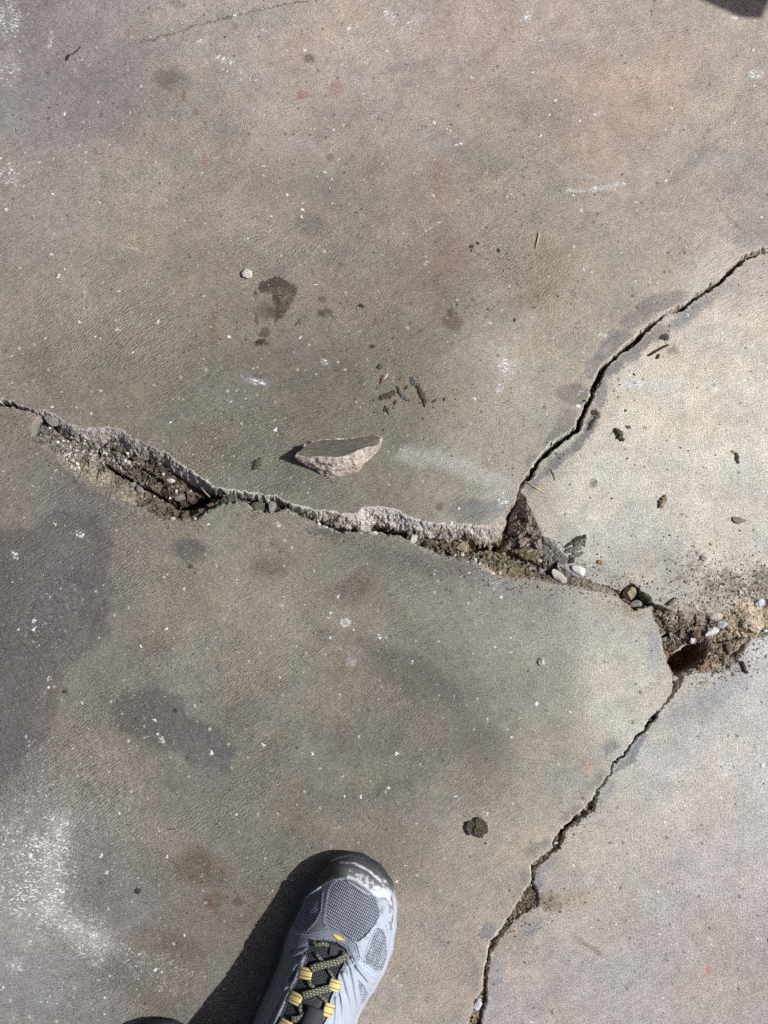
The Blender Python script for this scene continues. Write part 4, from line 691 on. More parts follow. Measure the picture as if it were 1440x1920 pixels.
def tube_mesh(name, pts, rad, mat, ns=8, flat=1., attr=False):
    pts = [Vector(p) for p in pts]; c = []; f = []; at = []; L = 0
    for i, p in enumerate(pts):
        d = (pts[min(i + 1, len(pts) - 1)] - pts[max(i - 1, 0)]).normalized()
        sx = d.cross(Vector((0, 0, 1))).normalized(); up = sx.cross(d).normalized()
        if i: L += (p - pts[i - 1]).length
        rr = rad[i] if isinstance(rad, (list, tuple)) else rad
        for k in range(ns):
            a = 2 * math.pi * k / ns
            c.append(p + sx * rr * math.cos(a) + up * rr * flat * math.sin(a)); at.append((L, k / ns, 0, 1))
    for i in range(len(pts) - 1):
        for k in range(ns):
            a = i * ns + k; b = i * ns + (k + 1) % ns; f.append((a, b, b + ns, a + ns))
    n0 = len(c); c.append(pts[0]); c.append(pts[-1]); at += [(0, 0, 0, 1), (L, 0, 0, 1)]
    for k in range(ns):
        f.append((n0, (k + 1) % ns, k, k)); e = (len(pts) - 1) * ns; f.append((n0 + 1, e + k, e + (k + 1) % ns, e + (k + 1) % ns))
    bm = bmesh.new(); vs = [bm.verts.new(q) for q in c]
    for q in f:
        try: bm.faces.new([vs[i] for i in dict.fromkeys(q)])
        except ValueError: pass
    me = bpy.data.meshes.new(name); bm.to_mesh(me); bm.free()
    me.polygons.foreach_set('use_smooth', [True] * len(me.polygons)); me.materials.append(M[mat] if isinstance(mat, str) else mat)
    if attr:
        a = me.attributes.new('run', 'FLOAT_COLOR', 'POINT'); a.data.foreach_set('color', np.array(at, np.float32).ravel())
    return me
def twig(pxs, w_, mat, label, name, cat, grp=None, lift=None):
    P3 = []; n = len(pxs)
    base = W(*pxs[0]); g0 = max(ground_z(*W(*pxs[n // 2])), -.001)
    for i, (u, v) in enumerate(pxs):
        x, y = W(u, v); P3.append((x - base[0], y - base[1], w_ * MM / 2 + (lift[i] if lift else 0)))
    rad = [w_ * MM / 2 * (1 - .45 * abs(i / (n - 1) - .35)) for i in range(n)]
    o = link(name, tube_mesh(name, P3, rad, mat, 6, .8)); o.location = (base[0], base[1], g0); return tag(o, label, cat, grp)
GH = 'dark husks scattered above the fragment'
flake(727, 742, 34, 11, -22, 'husk', 'pointed dark husk, leftmost of the three big ones', 'husk', 'husk', grp=GH)
flake(757, 739, 36, 13, 48, 'greychip', 'ragged grey brown husk in the middle of the three', 'husk', 'husk', grp=GH)
flake(779, 716, 0.1 + 24, 14, 40, 'greychip', 'flat grey flake at the top of the long curved husk', 'husk', 'husk', grp=GH, curl=.15)
flake(791, 742, 46, 9, 68, 'husk', 'long curved black husk, rightmost of the three big ones', 'husk', 'husk', bend=-.08, grp=GH)
flake(716, 712, 19, 5, -72, 'redbrown', 'thin red brown seed above the left husk', 'seed', 'seed', grp=GH)
flake(762, 727, 9, 4, -45, 'husk', 'short black sliver between the husks', 'seed', 'seed', grp=GH)
flake(741, 755, 11, 4, -70, 'husk', 'small sliver right of the left husk', 'seed', 'seed', grp=GH)
flake(722, 766, 12, 4, -75, 'husk', 'small black sliver under the left husk', 'seed', 'seed', grp=GH)
flake(727, 772, 11, 4, 80, 'husk', 'lowest black sliver of the husk group', 'seed', 'seed', grp=GH)
flake(814, 752, 12, 3, -30, 'husk', 'tiny black splinter right of the long curved husk', 'seed', 'seed', grp=GH)
flake(833, 749, 7, 3, -75, 'husk', 'tiny black grain farthest right of the husks', 'seed', 'seed', grp=GH)
flake(482, 870, 26, 14, -65, 'leaf', 'dark green leaf scrap left of the concrete fragment', 'leaf_scrap', 'leaf bit')
flake(1161, 815, 28, 13, 62, 'husk', 'curled dark leaf scrap on the pale slab', 'leaf_scrap', 'leaf bit', curl=.5)
flake(1179, 801, 10, 5, 20, 'greychip', 'small grey scrap beside the curled dark leaf', 'leaf_scrap', 'leaf bit')
flake(1108, 797, 24, 7, -65, 'husk', 'narrow black husk right of the upper crack', 'husk', 'husk')
flake(1120, 782, 20, 8, -60, 'greychip', 'greenish grey husk beside the narrow black one', 'husk', 'husk')
flake(1382, 859, 22, 7, 82, 'leaf', 'small dark green pointed leaf near the right edge', 'leaf', 'leaf')
flake(1375, 847, 8, 5, 20, 'straw', 'tiny yellow petal touching the dark green leaf', 'petal', 'petal')
flake(1242, 941, 28, 11, -62, 'tan', 'curled tan leaf with dark rims on the pale slab', 'dry_leaf', 'leaf', curl=.6)
flake(1038, 1026, 56, 13, 46, 'greychip', 'long grey wood chip lying down the edge of the broken corner', 'wood_chip', 'wood chip', curl=.2, grp='grey wood chips')
flake(1082, 1024, 48, 16, -38, 'greychip', 'curved grey wood chip with a black upper edge', 'wood_chip', 'wood chip', curl=.25, grp='grey wood chips', bend=.1)
flake(1094, 1009, 16, 6, -50, 'husk', 'black ragged tip of bark above the curved wood chip', 'bark_scrap', 'wood chip', grp='grey wood chips')
flake(1076, 1016, 40, 5, -36, 'husk', 'black bark sliver along the curved wood chip', 'bark_scrap', 'wood chip', grp='grey wood chips', zo=.0018)
flake(1080, 1041, 30, 8, -18, 'greychip', 'small grey wood chip under the curved one', 'wood_chip', 'wood chip', grp='grey wood chips')
flake(1055, 1048, 34, 14, 18, 'greychip', 'flat grey wood chip beside the round black lump', 'wood_chip', 'wood chip', grp='grey wood chips', curl=.1)
flake(127, 108, 14, 5, -70, 'twig', 'small dark brown leaf near the top left corner', 'dry_leaf', 'leaf')
flake(1214, 1118, 24, 6, 40, 'husk', 'black bark sliver right of the small hole', 'bark_scrap', 'wood chip')
flake(489, 640, 18, 8, -8, 'mud', 'thin dark mud flake under the big damp patch', 'mud_flake', 'mud flake')
twig([(1216, 667), (1228, 660), (1240, 653), (1253, 647)], 5, 'twig', 'short straight black twig on the pale slab beside the crack', 'twig', 'twig')
twig([(1232, 673), (1236, 665)], 5, 'twig', 'stubby twig piece under the straight black twig', 'twig', 'twig')
twig([(1252, 1134), (1260, 1129), (1268, 1122)], 8, 'greychip', 'short grey stick above the pit', 'twig', 'twig')
twig([(1220, 1133), (1240, 1138), (1262, 1146)], 3.5, 'twig', 'thin dark stick along the top rim of the pit', 'twig', 'twig')
twig([(1390, 1240), (1394, 1250), (1396, 1258), (1402, 1262)], 7, 'twig', 'bent black stick on the lower right slab', 'twig', 'twig')
twig([(984, 902), (1002, 913), (1021, 925)], 3, 'straw', 'yellow straw lying across the foot of the upper crack', 'straw', 'straw')
twig([(1011, 437), (1008, 452), (1004, 467)], 3, 'straw', 'pale straw alone on the upper slab', 'straw', 'straw', lift=[.001, .001, 0])
twig([(1032, 880), (1038, 892), (1040, 901)], 2, 'leaf', 'thin green stalk beside the upper crack', 'grass_stalk', 'straw')
twig([(1257, 1226), (1270, 1219), (1284, 1209)], 2, 'white', 'thin white fibre across the dark pit', 'fibre', 'fibre', lift=[0, .0, .0])
twig([(554, 610), (559, 604), (564, 598)], 1.6, 'twig', 'hair thin twig right of the damp patch', 'twig', 'twig')
twig([(314, 1554), (330, 1555)], 1.8, 'twig', 'hair thin twig above the brown dirt stain', 'twig', 'twig')
twig([(378, 915), (386, 925), (394, 932)], 2, 'straw', 'dry stalk crossing the shaded end of the hollow', 'straw', 'straw', lift=[.004, .003, .002])
twig([(1345, 1204), (1362, 1203), (1378, 1199)], 2, 'twig', 'thin root on the mound right of the pit', 'root', 'twig')
twig([(1116, 766), (1124, 780)], 1.6, 'twig', 'thin twig right of the upper crack', 'twig', 'twig')
twig([(137, 103), (144, 95), (149, 88)], 1.8, 'twig', 'thin curved stem above the brown leaf', 'stem', 'twig')

# ---- cracked flake of mud in front of the shoe
mud = empty('mud_flake', (*W(892, 1551), 0)); tag(mud, 'cracked dark mud flake on the lower slab above the shoe', 'mud flake')
def slab_piece(name, pts, zt, mat, parent, base, rough=.0008, seed=0, sub=3, top_amp=.0004, zb=0., mats=None, flare=0.):
    """an irregular flat piece: outline in plan pixels, top height (value or function), thickness down to zb"""
    P2 = [W(*p) for p in pts]; out = []
    for i in range(len(P2)):
        a, b = np.array(P2[i]), np.array(P2[(i + 1) % len(P2)]); k = max(1, int(np.linalg.norm(b - a) / .0022))
        for t in range(k): out.append(a + (b - a) * t / k)
    out = np.array(out); c0 = out.mean(0); r = np.random.default_rng(seed)
    j = fbm(out[:, 0] * 1000, out[:, 1] * 1000, 3, 3, seed) * rough * 1.2; d = out - c0; d /= np.linalg.norm(d, axis=1)[:, None]
    out = out + d * j[:, None]; n = len(out)
    rings = [(0, .0), (.5, 0), (.85, 0), (1, 0)]; c = []; f = []
    zf = zt if callable(zt) else (lambda x, y: zt)
    for s, _ in rings[1:]:
        for q in out:
            p = c0 + (q - c0) * s; c.append((p[0], p[1], zf(*p) + top_amp * mnoise.noise(Vector((p[0] * 300, p[1] * 300, seed)))))
    nt = len(c) // n; nw = 6
    for k in range(1, nw + 1):
        for q in out:
            t = k / nw; zz_ = zf(*q) * (1 - t) + zb * t; dd = q - c0
            p = q + dd / (np.linalg.norm(dd) + 1e-9) * (flare * t + rough * 1.3 * mnoise.noise(Vector((q[0] * 260, q[1] * 260, zz_ * 260 + seed))) * (1 if k < nw else .5))
            c.append((p[0], p[1], zz_))
    c.append((c0[0], c0[1], zf(*c0))); ci_ = len(c) - 1; tri = []; qd_ = []
    for k in range(nt + nw - 1):
        for i in range(n):
            a = k * n + i; b = k * n + (i + 1) % n; qd_.append((a, a + n, b + n, b))
    me = bpy.data.meshes.new(name); co_ = np.array(c) - np.array([base[0], base[1], 0])
    fs = qd_ + [(ci_, i, (i + 1) % n) for i in range(n)]
    me.from_pydata([tuple(q) for q in co_], [], fs); me.update()
    for mm in (mats or [mat]): me.materials.append(M[mm] if isinstance(mm, str) else mm)
    if mats:
        for k, p_ in enumerate(me.polygons):
            if k < len(qd_): p_.material_index = 0 if k // n < nt - 1 else 1
            else: p_.material_index = 0
    o = link(name, me, parent); return o
mb = W(892, 1551)
slab_piece('mud_piece', [(876, 1541), (888, 1538), (890, 1548), (885, 1554), (886, 1562), (880, 1566), (876, 1560), (874, 1550)], .0042, 'mud', mud, mb, seed=1, rough=.001)
slab_piece('mud_piece', [(891, 1536), (895, 1532), (906, 1537), (912, 1542), (914, 1553), (914, 1562), (906, 1565), (904, 1571), (896, 1568), (888, 1564), (887, 1555), (892, 1549)], .0048, 'mud', mud, mb, seed=2, rough=.001)
stone(910, 1581, 4, 4, 3, 0, 'mud', 'dark grain under the cracked mud flake', 'mud_crumb', 'crumb', 'dark crumbs on the floor', 350, sub=1)

# ---- the big broken piece of concrete
fb = W(630, 858)
m_, nt_, bs_ = new_mat('fragment_top'); n_ = N(nt_); pos_ = n_.n('ShaderNodeTexCoord').outputs['Object']
rp_ = n_.noise(n_.mapping(pos_, (160, 520, 200), (0, 0, R(-24))), 1, 3, .6); gr_ = n_.noise(pos_, 800, 3, .7)
nt_.links.new(n_.mix(n_.map(n_.math('ADD', rp_, n_.math('MULTIPLY', gr_, .6)), .55, 1.05, 0, 1), srgb(88, 83, 71), srgb(122, 116, 102)), bs_.inputs['Base Color']); bs_.inputs['Roughness'].default_value = .75
nt_.links.new(n_.bump(n_.math('ADD', rp_, gr_), .0012, 1.), bs_.inputs['Normal']); M['fragtop'] = m_
M['fragside'] = rock_material('fragment_broken_face', (190, 160, 138), (250, 234, 212), 330, .003, .4, .9)
TOPF = [(557, 852), (561, 846), (567, 841), (574, 834), (590, 828), (607, 824), (643, 824), (667, 822), (690, 819), (704, 816), (713, 822), (711, 831), (702, 836), (686, 838), (672, 844), (655, 852), (645, 855), (630, 857), (612, 856), (593, 855), (575, 857)]
ZT = [.023, .022, .018, .014, .0085, .006, .005, .005, .005, .006, .009, .011, .014, .018, .022, .026, .027, .027, .026, .025, .023]
BOT = [(562, 866), (563, 860), (566, 852), (573, 842), (590, 831), (607, 826), (643, 825), (667, 823), (690, 820), (704, 817), (714, 824), (713, 838), (706, 850), (697, 858), (682, 870), (673, 885), (650, 890), (627, 897), (604, 890), (590, 881), (572, 873)]
def frag():
    top = [(*W(u, v, z), z) for (u, v), z in zip(TOPF, ZT)]
    bot = []
    for i, (u, v) in enumerate(BOT):
        zb_ = [.006, .004, .002, 0, 0, 0, 0, 0, 0, 0, .001, .002, .003, .003, .002, .001, .0, .0, .001, .003, .005][i]
        bot.append((*W(u, v, zb_), zb_))
    def dens(L, k=5):
        o = []
        for i in range(len(L)):
            a, b = np.array(L[i]), np.array(L[(i + 1) % len(L)])
            for t in range(k): o.append(a + (b - a) * t / k)
        return np.array(o)
    Tn, Bn = dens(top), dens(bot); n = len(Tn)
    jit = np.array([mnoise.noise(Vector(p) * 420) for p in Tn]) * .0009
    c0 = Tn.mean(0); dd = Tn - c0; dd[:, 2] = 0; dd /= np.linalg.norm(dd, axis=1)[:, None] + 1e-9; Tn = Tn + dd * jit[:, None]
    A_ = np.c_[Tn[:, :2], np.ones(n)]; pl = np.linalg.lstsq(A_, Tn[:, 2], rcond=None)[0]
    c = []; rs = [.2, .45, .7, .88, .97, 1]
    for s in rs:
        for p in Tn:
            q = c0 + (p - c0) * s; zpl = pl[0] * q[0] + pl[1] * q[1] + pl[2]; q = q.copy()
            q[2] = (zpl * (1 - s ** 3) + q[2] * s ** 3) + .0005 * mnoise.noise(Vector(q) * 150) - (.0006 if s == 1 else 0); c.append(q)
    nw = 16
    for k in range(1, nw + 1):
        t = k / nw
        for i in range(n):
            a, b = Tn[i], Bn[i]; q = a + (b - a) * t; th = (a[2] - b[2])
            bul = math.sin(math.pi * t) * .0022
            nv = Vector((dd[i][0], dd[i][1], .4)).normalized()
            ns_ = mnoise.noise(Vector(q) * 170) * .0022 + mnoise.noise(Vector(q) * 480) * .0013 + mnoise.noise(Vector(q) * 900) * .0006
            q = q + np.array(nv) * (bul * min(1, th / .01) + ns_ * min(1, th / .006) * (1 if k < nw else .6)); q[2] = max(q[2], .0001); c.append(q)
    c.append(np.array([c0[0], c0[1], pl[0] * c0[0] + pl[1] * c0[1] + pl[2]])); cc = len(c) - 1
    bcen = Bn.mean(0); c.append(np.array([bcen[0], bcen[1], .0002])); cb = cc + 1
    f = [(cc, i, (i + 1) % n) for i in range(n)]; R_ = len(rs) + nw
    for k in range(R_ - 1):
        for i in range(n):
            a = k * n + i; b = k * n + (i + 1) % n; f.append((a, a + n, b + n, b))
    e = (R_ - 1) * n; f += [(cb, e + (i + 1) % n, e + i) for i in range(n)]
    co_ = np.array(c) - np.array([fb[0], fb[1], 0])
    return co_, f, n, len(rs)
co_, f_, n_r, nrs = frag()
piece = empty('concrete_fragment', (fb[0], fb[1], 0)); tag(piece, 'large wedge of broken concrete lying on the upper slab, grey top and pinkish broken face', 'concrete piece')
ntop = n_r + (nrs - 1) * n_r
for nm_, fl, mt in (('top_face', f_[:ntop], 'fragtop'), ('broken_face', f_[ntop:], 'fragside')):
    us = sorted({i for q in fl for i in q}); mp = {a: k for k, a in enumerate(us)}
    me = bpy.data.meshes.new(nm_); me.from_pydata([tuple(co_[i]) for i in us], [], [tuple(mp[i] for i in q) for q in fl]); me.update()
    me.materials.append(M[mt]); bm = bmesh.new(); bm.from_mesh(me); bmesh.ops.recalc_face_normals(bm, faces=bm.faces); bm.to_mesh(me); bm.free()
    link(nm_, me, piece)

# ---- countless grit and crumbs
def scatter(name, label, mat, lines, n, smin, smax, spread, seed, on=None):
    r = np.random.default_rng(seed); U = []; V_ = []
    tot = sum(l[2] for l in lines)
    for pts, wd, wt in lines:
        k = int(n * wt / tot); pts = np.array(pts, float); sl = np.linalg.norm(np.diff(pts, axis=0), axis=1) + 1e-6
        ch = r.choice(len(sl), k, p=sl / sl.sum()); t = r.random(k)[:, None]
        q = pts[ch] * (1 - t) + pts[ch + 1] * t + r.normal(size=(k, 2)) * wd; U.append(q[:, 0]); V_.append(q[:, 1])
    U = np.concatenate(U); V_ = np.concatenate(V_); x, y = W(U, V_); z = relief(x, y); zc = z[0]
    base, f = ICO[1]; C_ = []; F_ = []; k = 0
    sz = smin + (smax - smin) * r.random(len(x)) ** 2.5
    for i in range(len(x)):
        if zc[i] < -.03: continue
        if on == 'soil' and z[1][i] != 4: continue
        if on == 'floor' and z[1][i] == 4: continue
        s = sz[i] * MM / 2; q = base * (1 + .28 * r.normal(size=(12, 1))) * np.array([s * r.uniform(.7, 1.4), s, s * .7])
        a = r.uniform(0, 6.28); ca, sa = math.cos(a), math.sin(a)
        q = np.c_[q[:, 0] * ca - q[:, 1] * sa + x[i], q[:, 0] * sa + q[:, 1] * ca + y[i], q[:, 2] + zc[i] + s * .2]
        C_.append(q); F_.append(f + 12 * k); k += 1
    o = link(name, np_mesh(name, np.concatenate(C_), np.concatenate(F_), M[mat], smooth=False)); return tag(o, label, None, None, 'stuff')
HL = [(90, 805), (150, 845), (220, 880), (300, 915), (380, 945)]
scatter('white_grit', 'tiny white grit strewn in the hollow and cracks', 'white', [([(120, 815), (160, 840), (240, 870)], 9, 3), ([(110, 850), (140, 872)], 10, 2), (HL, 16, 2), ([(850, 1035), (900, 1050), (960, 1065)], 9, .8), ([(925, 1078), (940, 1092)], 8, .5), ([(500, 955), (620, 985), (700, 998)], 5, 2), ([(1250, 1170), (1340, 1190)], 14, 1.5), ([(1120, 1490), (1000, 1640), (900, 1880)], 3, 1)], 520, 1.2, 5.5, 0, 1, 'soil')
scatter('soil_crumbs', 'brown soil crumbs in the cracks', 'brown', [([(100, 812), (180, 842), (260, 878), (330, 912), (380, 940)], 11, 2.4), ([(800, 1018), (900, 1048), (1000, 1070), (1100, 1100)], 9, 3), ([(1240, 1160), (1330, 1170), (1400, 1180)], 22, 3), ([(1330, 1230), (1390, 1220)], 16, 1.5), ([(1000, 1640), (985, 1690), (950, 1730)], 5, 1), ([(430, 940), (700, 998)], 6, 1.5)], 1500, 1.2, 5.5, 0, 2, 'soil')
scatter('dark_rubble', 'dark grey rubble in the cracks', 'greystone', [([(120, 805), (200, 845), (290, 888), (360, 918)], 7, 2.2), ([(440, 938), (560, 965), (700, 998), (800, 1015)], 6, 2), ([(1250, 1190), (1320, 1200)], 12, 1.5), ([(1380, 500), (1250, 590), (1110, 740), (980, 915)], 4, 1.5)], 650, 2, 9, 0, 3, 'soil')
scatter('dirt_specks', 'loose dark specks of dirt scattered over the floor', 'mud', [([(0, 200), (1440, 200)], 200, .5), ([(300, 600), (1000, 620)], 130, 1.5), ([(700, 740), (850, 740)], 30, .7), ([(1000, 900), (1440, 900)], 110, 1), ([(0, 1400), (1440, 1400)], 250, .6), ([(1270, 1060), (1440, 1100)], 30, 3), ([(1040, 1695), (1090, 1690)], 18, .2), ([(380, 1620), (400, 1700)], 30, .5), ([(970, 1100), (1150, 1110)], 14, .5), ([(880, 470), (980, 480)], 20, .3)], 1300, 1., 3.8, 0, 4, 'floor')
scatter('pale_specks', 'loose pale sand grains on the floor', 'pale', [([(0, 900), (1440, 900)], 500, 1.5), ([(1270, 1080), (1440, 1100)], 30, 3), ([(900, 1060), (940, 1090)], 12, .6), ([(1350, 1260), (1440, 1220)], 20, .8), ([(0, 1700), (300, 1800)], 120, .8)], 900, 1.2, 3.6, 0, 5, 'floor')
scatter('crack_crumbs', 'fine brown crumbs spilled on the floor along the cracks', 'brown', [([(800, 1045), (950, 1092), (1100, 1110), (1170, 1130)], 12, 2), ([(1020, 1020), (1100, 1075), (1180, 1085), (1280, 1135)], 14, 2), ([(1270, 1120), (1440, 1095)], 22, 3), ([(1300, 1275), (1390, 1255), (1440, 1205)], 10, 1.5), ([(60, 840), (200, 945), (320, 990), (400, 965)], 8, 1), ([(980, 1640), (1030, 1700), (960, 1750)], 16, 1), ([(1120, 1500), (1050, 1590)], 9, .6), ([(1440, 480), (1260, 610), (1120, 770), (1000, 910)], 12, .8), ([(450, 960), (620, 1010), (740, 1020)], 8, .7)], 1500, .9, 4.2, 0, 6, 'floor')

# ------------------------------------------------------------------ the shoe
def shoe_mat(name, base, base2, dustc=(196, 200, 208), rough=.6, sc=700, weave=None, spec=.3, dustk=1.):
    m, nt, bs = new_mat(name); n = N(nt); pos = n.n('ShaderNodeTexCoord').outputs['Object']
    f = n.noise(pos, sc, 3, .6); col = n.mix(n.map(f, .35, .65, 0, 1), srgb(*base), srgb(*base2)); h = f
    if weave:
        p1 = n.mapping(pos, (1, 1, 0), (0, 0, R(weave)))
        wa = n.n('ShaderNodeTexWave', bands_direction='X'); n.put(wa.inputs[0], p1); wa.inputs['Scale'].default_value = 165; wa.inputs['Distortion'].default_value = .8; wa.inputs['Detail'].default_value = 1
        wb = n.n('ShaderNodeTexWave', bands_direction='Y'); n.put(wb.inputs[0], p1); wb.inputs['Scale'].default_value = 120; wb.inputs['Distortion'].default_value = .6
        k = n.math('MULTIPLY', n.map(wa.outputs['Fac'], .2, .7, 0, 1), n.map(wb.outputs['Fac'], .15, .6, .25, 1))
        col = n.mix(k, srgb(*[x * .5 for x in base]), col); h = k
    du = n.sep(n.attr('dust').outputs['Vector'])[0]
    dn = n.math('ADD', n.noise(pos, 130, 5, .7), n.math('MULTIPLY', n.noise(pos, 480, 4, .75), .5))
    dk = n.math('MULTIPLY', n.map(n.math('ADD', dn, n.math('MULTIPLY', du, .62)), 1.02, 1.22, 0, .85 * dustk, True), 1.)
    col = n.mix(n.math('MULTIPLY', du, .36 * dustk), col, srgb(*dustc)); col = n.mix(dk, col, srgb(*dustc))
    nt.links.new(col, bs.inputs['Base Color']); n.put(bs.inputs['Roughness'], n.map(dk, 0, .8, rough, .9)); bs.inputs['Specular IOR Level'].default_value = spec
    nt.links.new(n.bump(h, .0009 if weave else .0005, .8), bs.inputs['Normal']); return m
M['cap'] = shoe_mat('black_toe_rubber', (30, 30, 31), (56, 56, 57), (205, 208, 212), .5, 900)
M['mesh'] = shoe_mat('grey_mesh_fabric', (134, 140, 156), (172, 178, 194), (200, 206, 218), .8, 500, 28, .1, .5)
M['upper'] = shoe_mat('blue_grey_leather', (78, 82, 90), (108, 113, 122), (170, 178, 190), .45, 400, spec=.5)
M['band'] = shoe_mat('grey_strap', (98, 104, 114), (122, 128, 138), (176, 188, 204), .6, 600)
M['tongue'] = shoe_mat('charcoal_tongue_mesh', (66, 67, 74), (88, 90, 98), (150, 156, 166), .85, 500, -20, .1, .25)
M['mid'] = shoe_mat('dusty_midsole', (34, 35, 38), (60, 62, 66), (172, 178, 188), .7, 300)
M['sole'] = shoe_mat('black_outsole', (24, 24, 25), (44, 43, 42), (120, 118, 114), .8, 300)
M['dark'] = shoe_mat('dark_webbing', (44, 46, 50), (66, 68, 74), (160, 164, 172), .7, 700, None, .2, .3)
def yellow_mat():
    m, nt, bs = new_mat('yellow_webbing'); n = N(nt); p = n.sep(n.attr('run').outputs['Vector'])
    rib = n.math('SINE', n.math('MULTIPLY', p[0], 70.)); st = n.math('ABSOLUTE', n.math('SUBTRACT', n.math('ABSOLUTE', n.math('SUBTRACT', p[1], .5)), .24))
    col = n.mix(n.map(rib, -1, 1, .0, .5), srgb(208, 188, 124), srgb(164, 142, 88)); col = n.mix(n.map(st, .03, .05, .9, 0), col, srgb(84, 66, 30))
    nt.links.new(col, bs.inputs['Base Color']); bs.inputs['Roughness'].default_value = .6; return m
M['yellow'] = yellow_mat()
def lace_mat():
    m, nt, bs = new_mat('olive_lace'); n = N(nt); p = n.sep(n.attr('run').outputs['Vector'])
    a = n.math('FRACT', n.math('MULTIPLY', p[0], 330.)); b = n.math('FRACT', n.math('ADD', n.math('MULTIPLY', p[1], 8.), n.math('MULTIPLY', n.math('FLOOR', n.math('MULTIPLY', p[0], 330.)), .5)))
    k = n.math('MULTIPLY', n.math('LESS_THAN', a, .5), n.math('LESS_THAN', b, .3))
    nt.links.new(n.mix(k, srgb(66, 68, 60), srgb(176, 174, 138)), bs.inputs['Base Color']); bs.inputs['Roughness'].default_value = .8; return m
M['lace'] = lace_mat()
def ymat():
    m, nt, bs = new_mat('yellow_emblem'); bs.inputs['Base Color'].default_value = srgb(228, 184, 60); bs.inputs['Roughness'].default_value = .5; return m
M['emblem'] = ymat()

def Z2(x, y): return 420 + x / 3.789, 1560 + y / 3.789       # enlarged-view coordinates used while tracing the shoe
OUT = [Z2(*p) for p in [(800, 165), (900, 142), (1000, 170), (1100, 232), (1180, 335), (1215, 450), (1226, 560), (1216, 700), (1190, 870), (1120, 1040), (1040, 1170), (975, 1270), (940, 1364)]] + \
      [(656, 1965), (644, 2010), (628, 2060), (602, 2105), (560, 2132), (505, 2130), (462, 2100), (438, 2055), (438, 2000), (450, 1960), (467, 1922)] + \
      [Z2(*p) for p in [(280, 1150), (350, 990), (392, 880), (412, 780), (440, 700), (480, 630), (520, 530), (580, 430), (640, 325), (700, 240), (745, 195)]]
ZO = .024
outw = np.array([W(u, v, ZO) for u, v in OUT])
def resample(P_, n):
    Q = np.vstack([P_, P_[:1]]); L = np.r_[0, np.cumsum(np.linalg.norm(np.diff(Q, axis=0), axis=1))]
    t = np.linspace(0, L[-1], n, endpoint=False); r = np.c_[np.interp(t, L, Q[:, 0]), np.interp(t, L, Q[:, 1])]
    for _ in range(3): r = (np.roll(r, 1, 0) + 2 * r + np.roll(r, -1, 0)) / 4
    return r
outr = resample(outw, 220)
Tt = np.array(W(664, 1598, ZO)); Hh = np.array(W(515, 2130, ZO)); dr = (Hh - Tt) / np.linalg.norm(Hh - Tt); nrm_r = np.array([-dr[1], dr[0]])  # to the picture's right
shoe = empty('hiking_shoe', (Tt[0], Tt[1], 0)); tag(shoe, 'dusty grey hiking shoe with black toe cap and yellow lace loops', 'shoe', 'pair of hiking shoes')
g = .0006; lo = outr.min(0) - .002; hi = outr.max(0) + .002
sx = np.arange(lo[0], hi[0], g); sy = np.arange(lo[1], hi[1], g); SX, SY = np.meshgrid(sx, sy, indexing='ij')
poly = [tuple(p) for p in outr[::2]]
di_ = -sdf(SX, SY, poly) - .0018
s_ = (SX - Tt[0]) * dr[0] + (SY - Tt[1]) * dr[1]; t_ = (SX - Tt[0]) * nrm_r[0] + (SY - Tt[1]) * nrm_r[1]
hc = np.interp(s_, [-.01, 0, .008, .02, .04, .06, .09, .12, .15, .18, .21, .24, .30], [.034, .040, .047, .055, .060, .063, .068, .077, .089, .102, .114, .120, .120])
hw = np.interp(s_, [0, .03, .06, .10, .16, .2, .3], [.036, .040, .042, .042, .041, .038, .036])
dn = np.clip(di_ / hw, 0, 1); prof = (1 - (1 - dn) ** 2.4) ** .62
H0 = .020 + (hc - .020) * prof
H0 += .0006 * fbm(SX * 1000, SY * 1000, 22, 3, 5) * prof
def hat(x, y):
    i = np.clip((np.asarray(x) - lo[0]) / g, 0, len(sx) - 2); j = np.clip((np.asarray(y) - lo[1]) / g, 0, len(sy) - 2)
    return H0[i.astype(int), j.astype(int)]
def SP(p, dz=0.):
    u, v = Z2(*p); z = .05
    for _ in range(8): x, y = W(u, v, z); z = .5 * z + .5 * float(hat(x, y))
    return np.array([x, y, z + dz])
def sp2(L): return [tuple(SP(p)[:2]) for p in L]
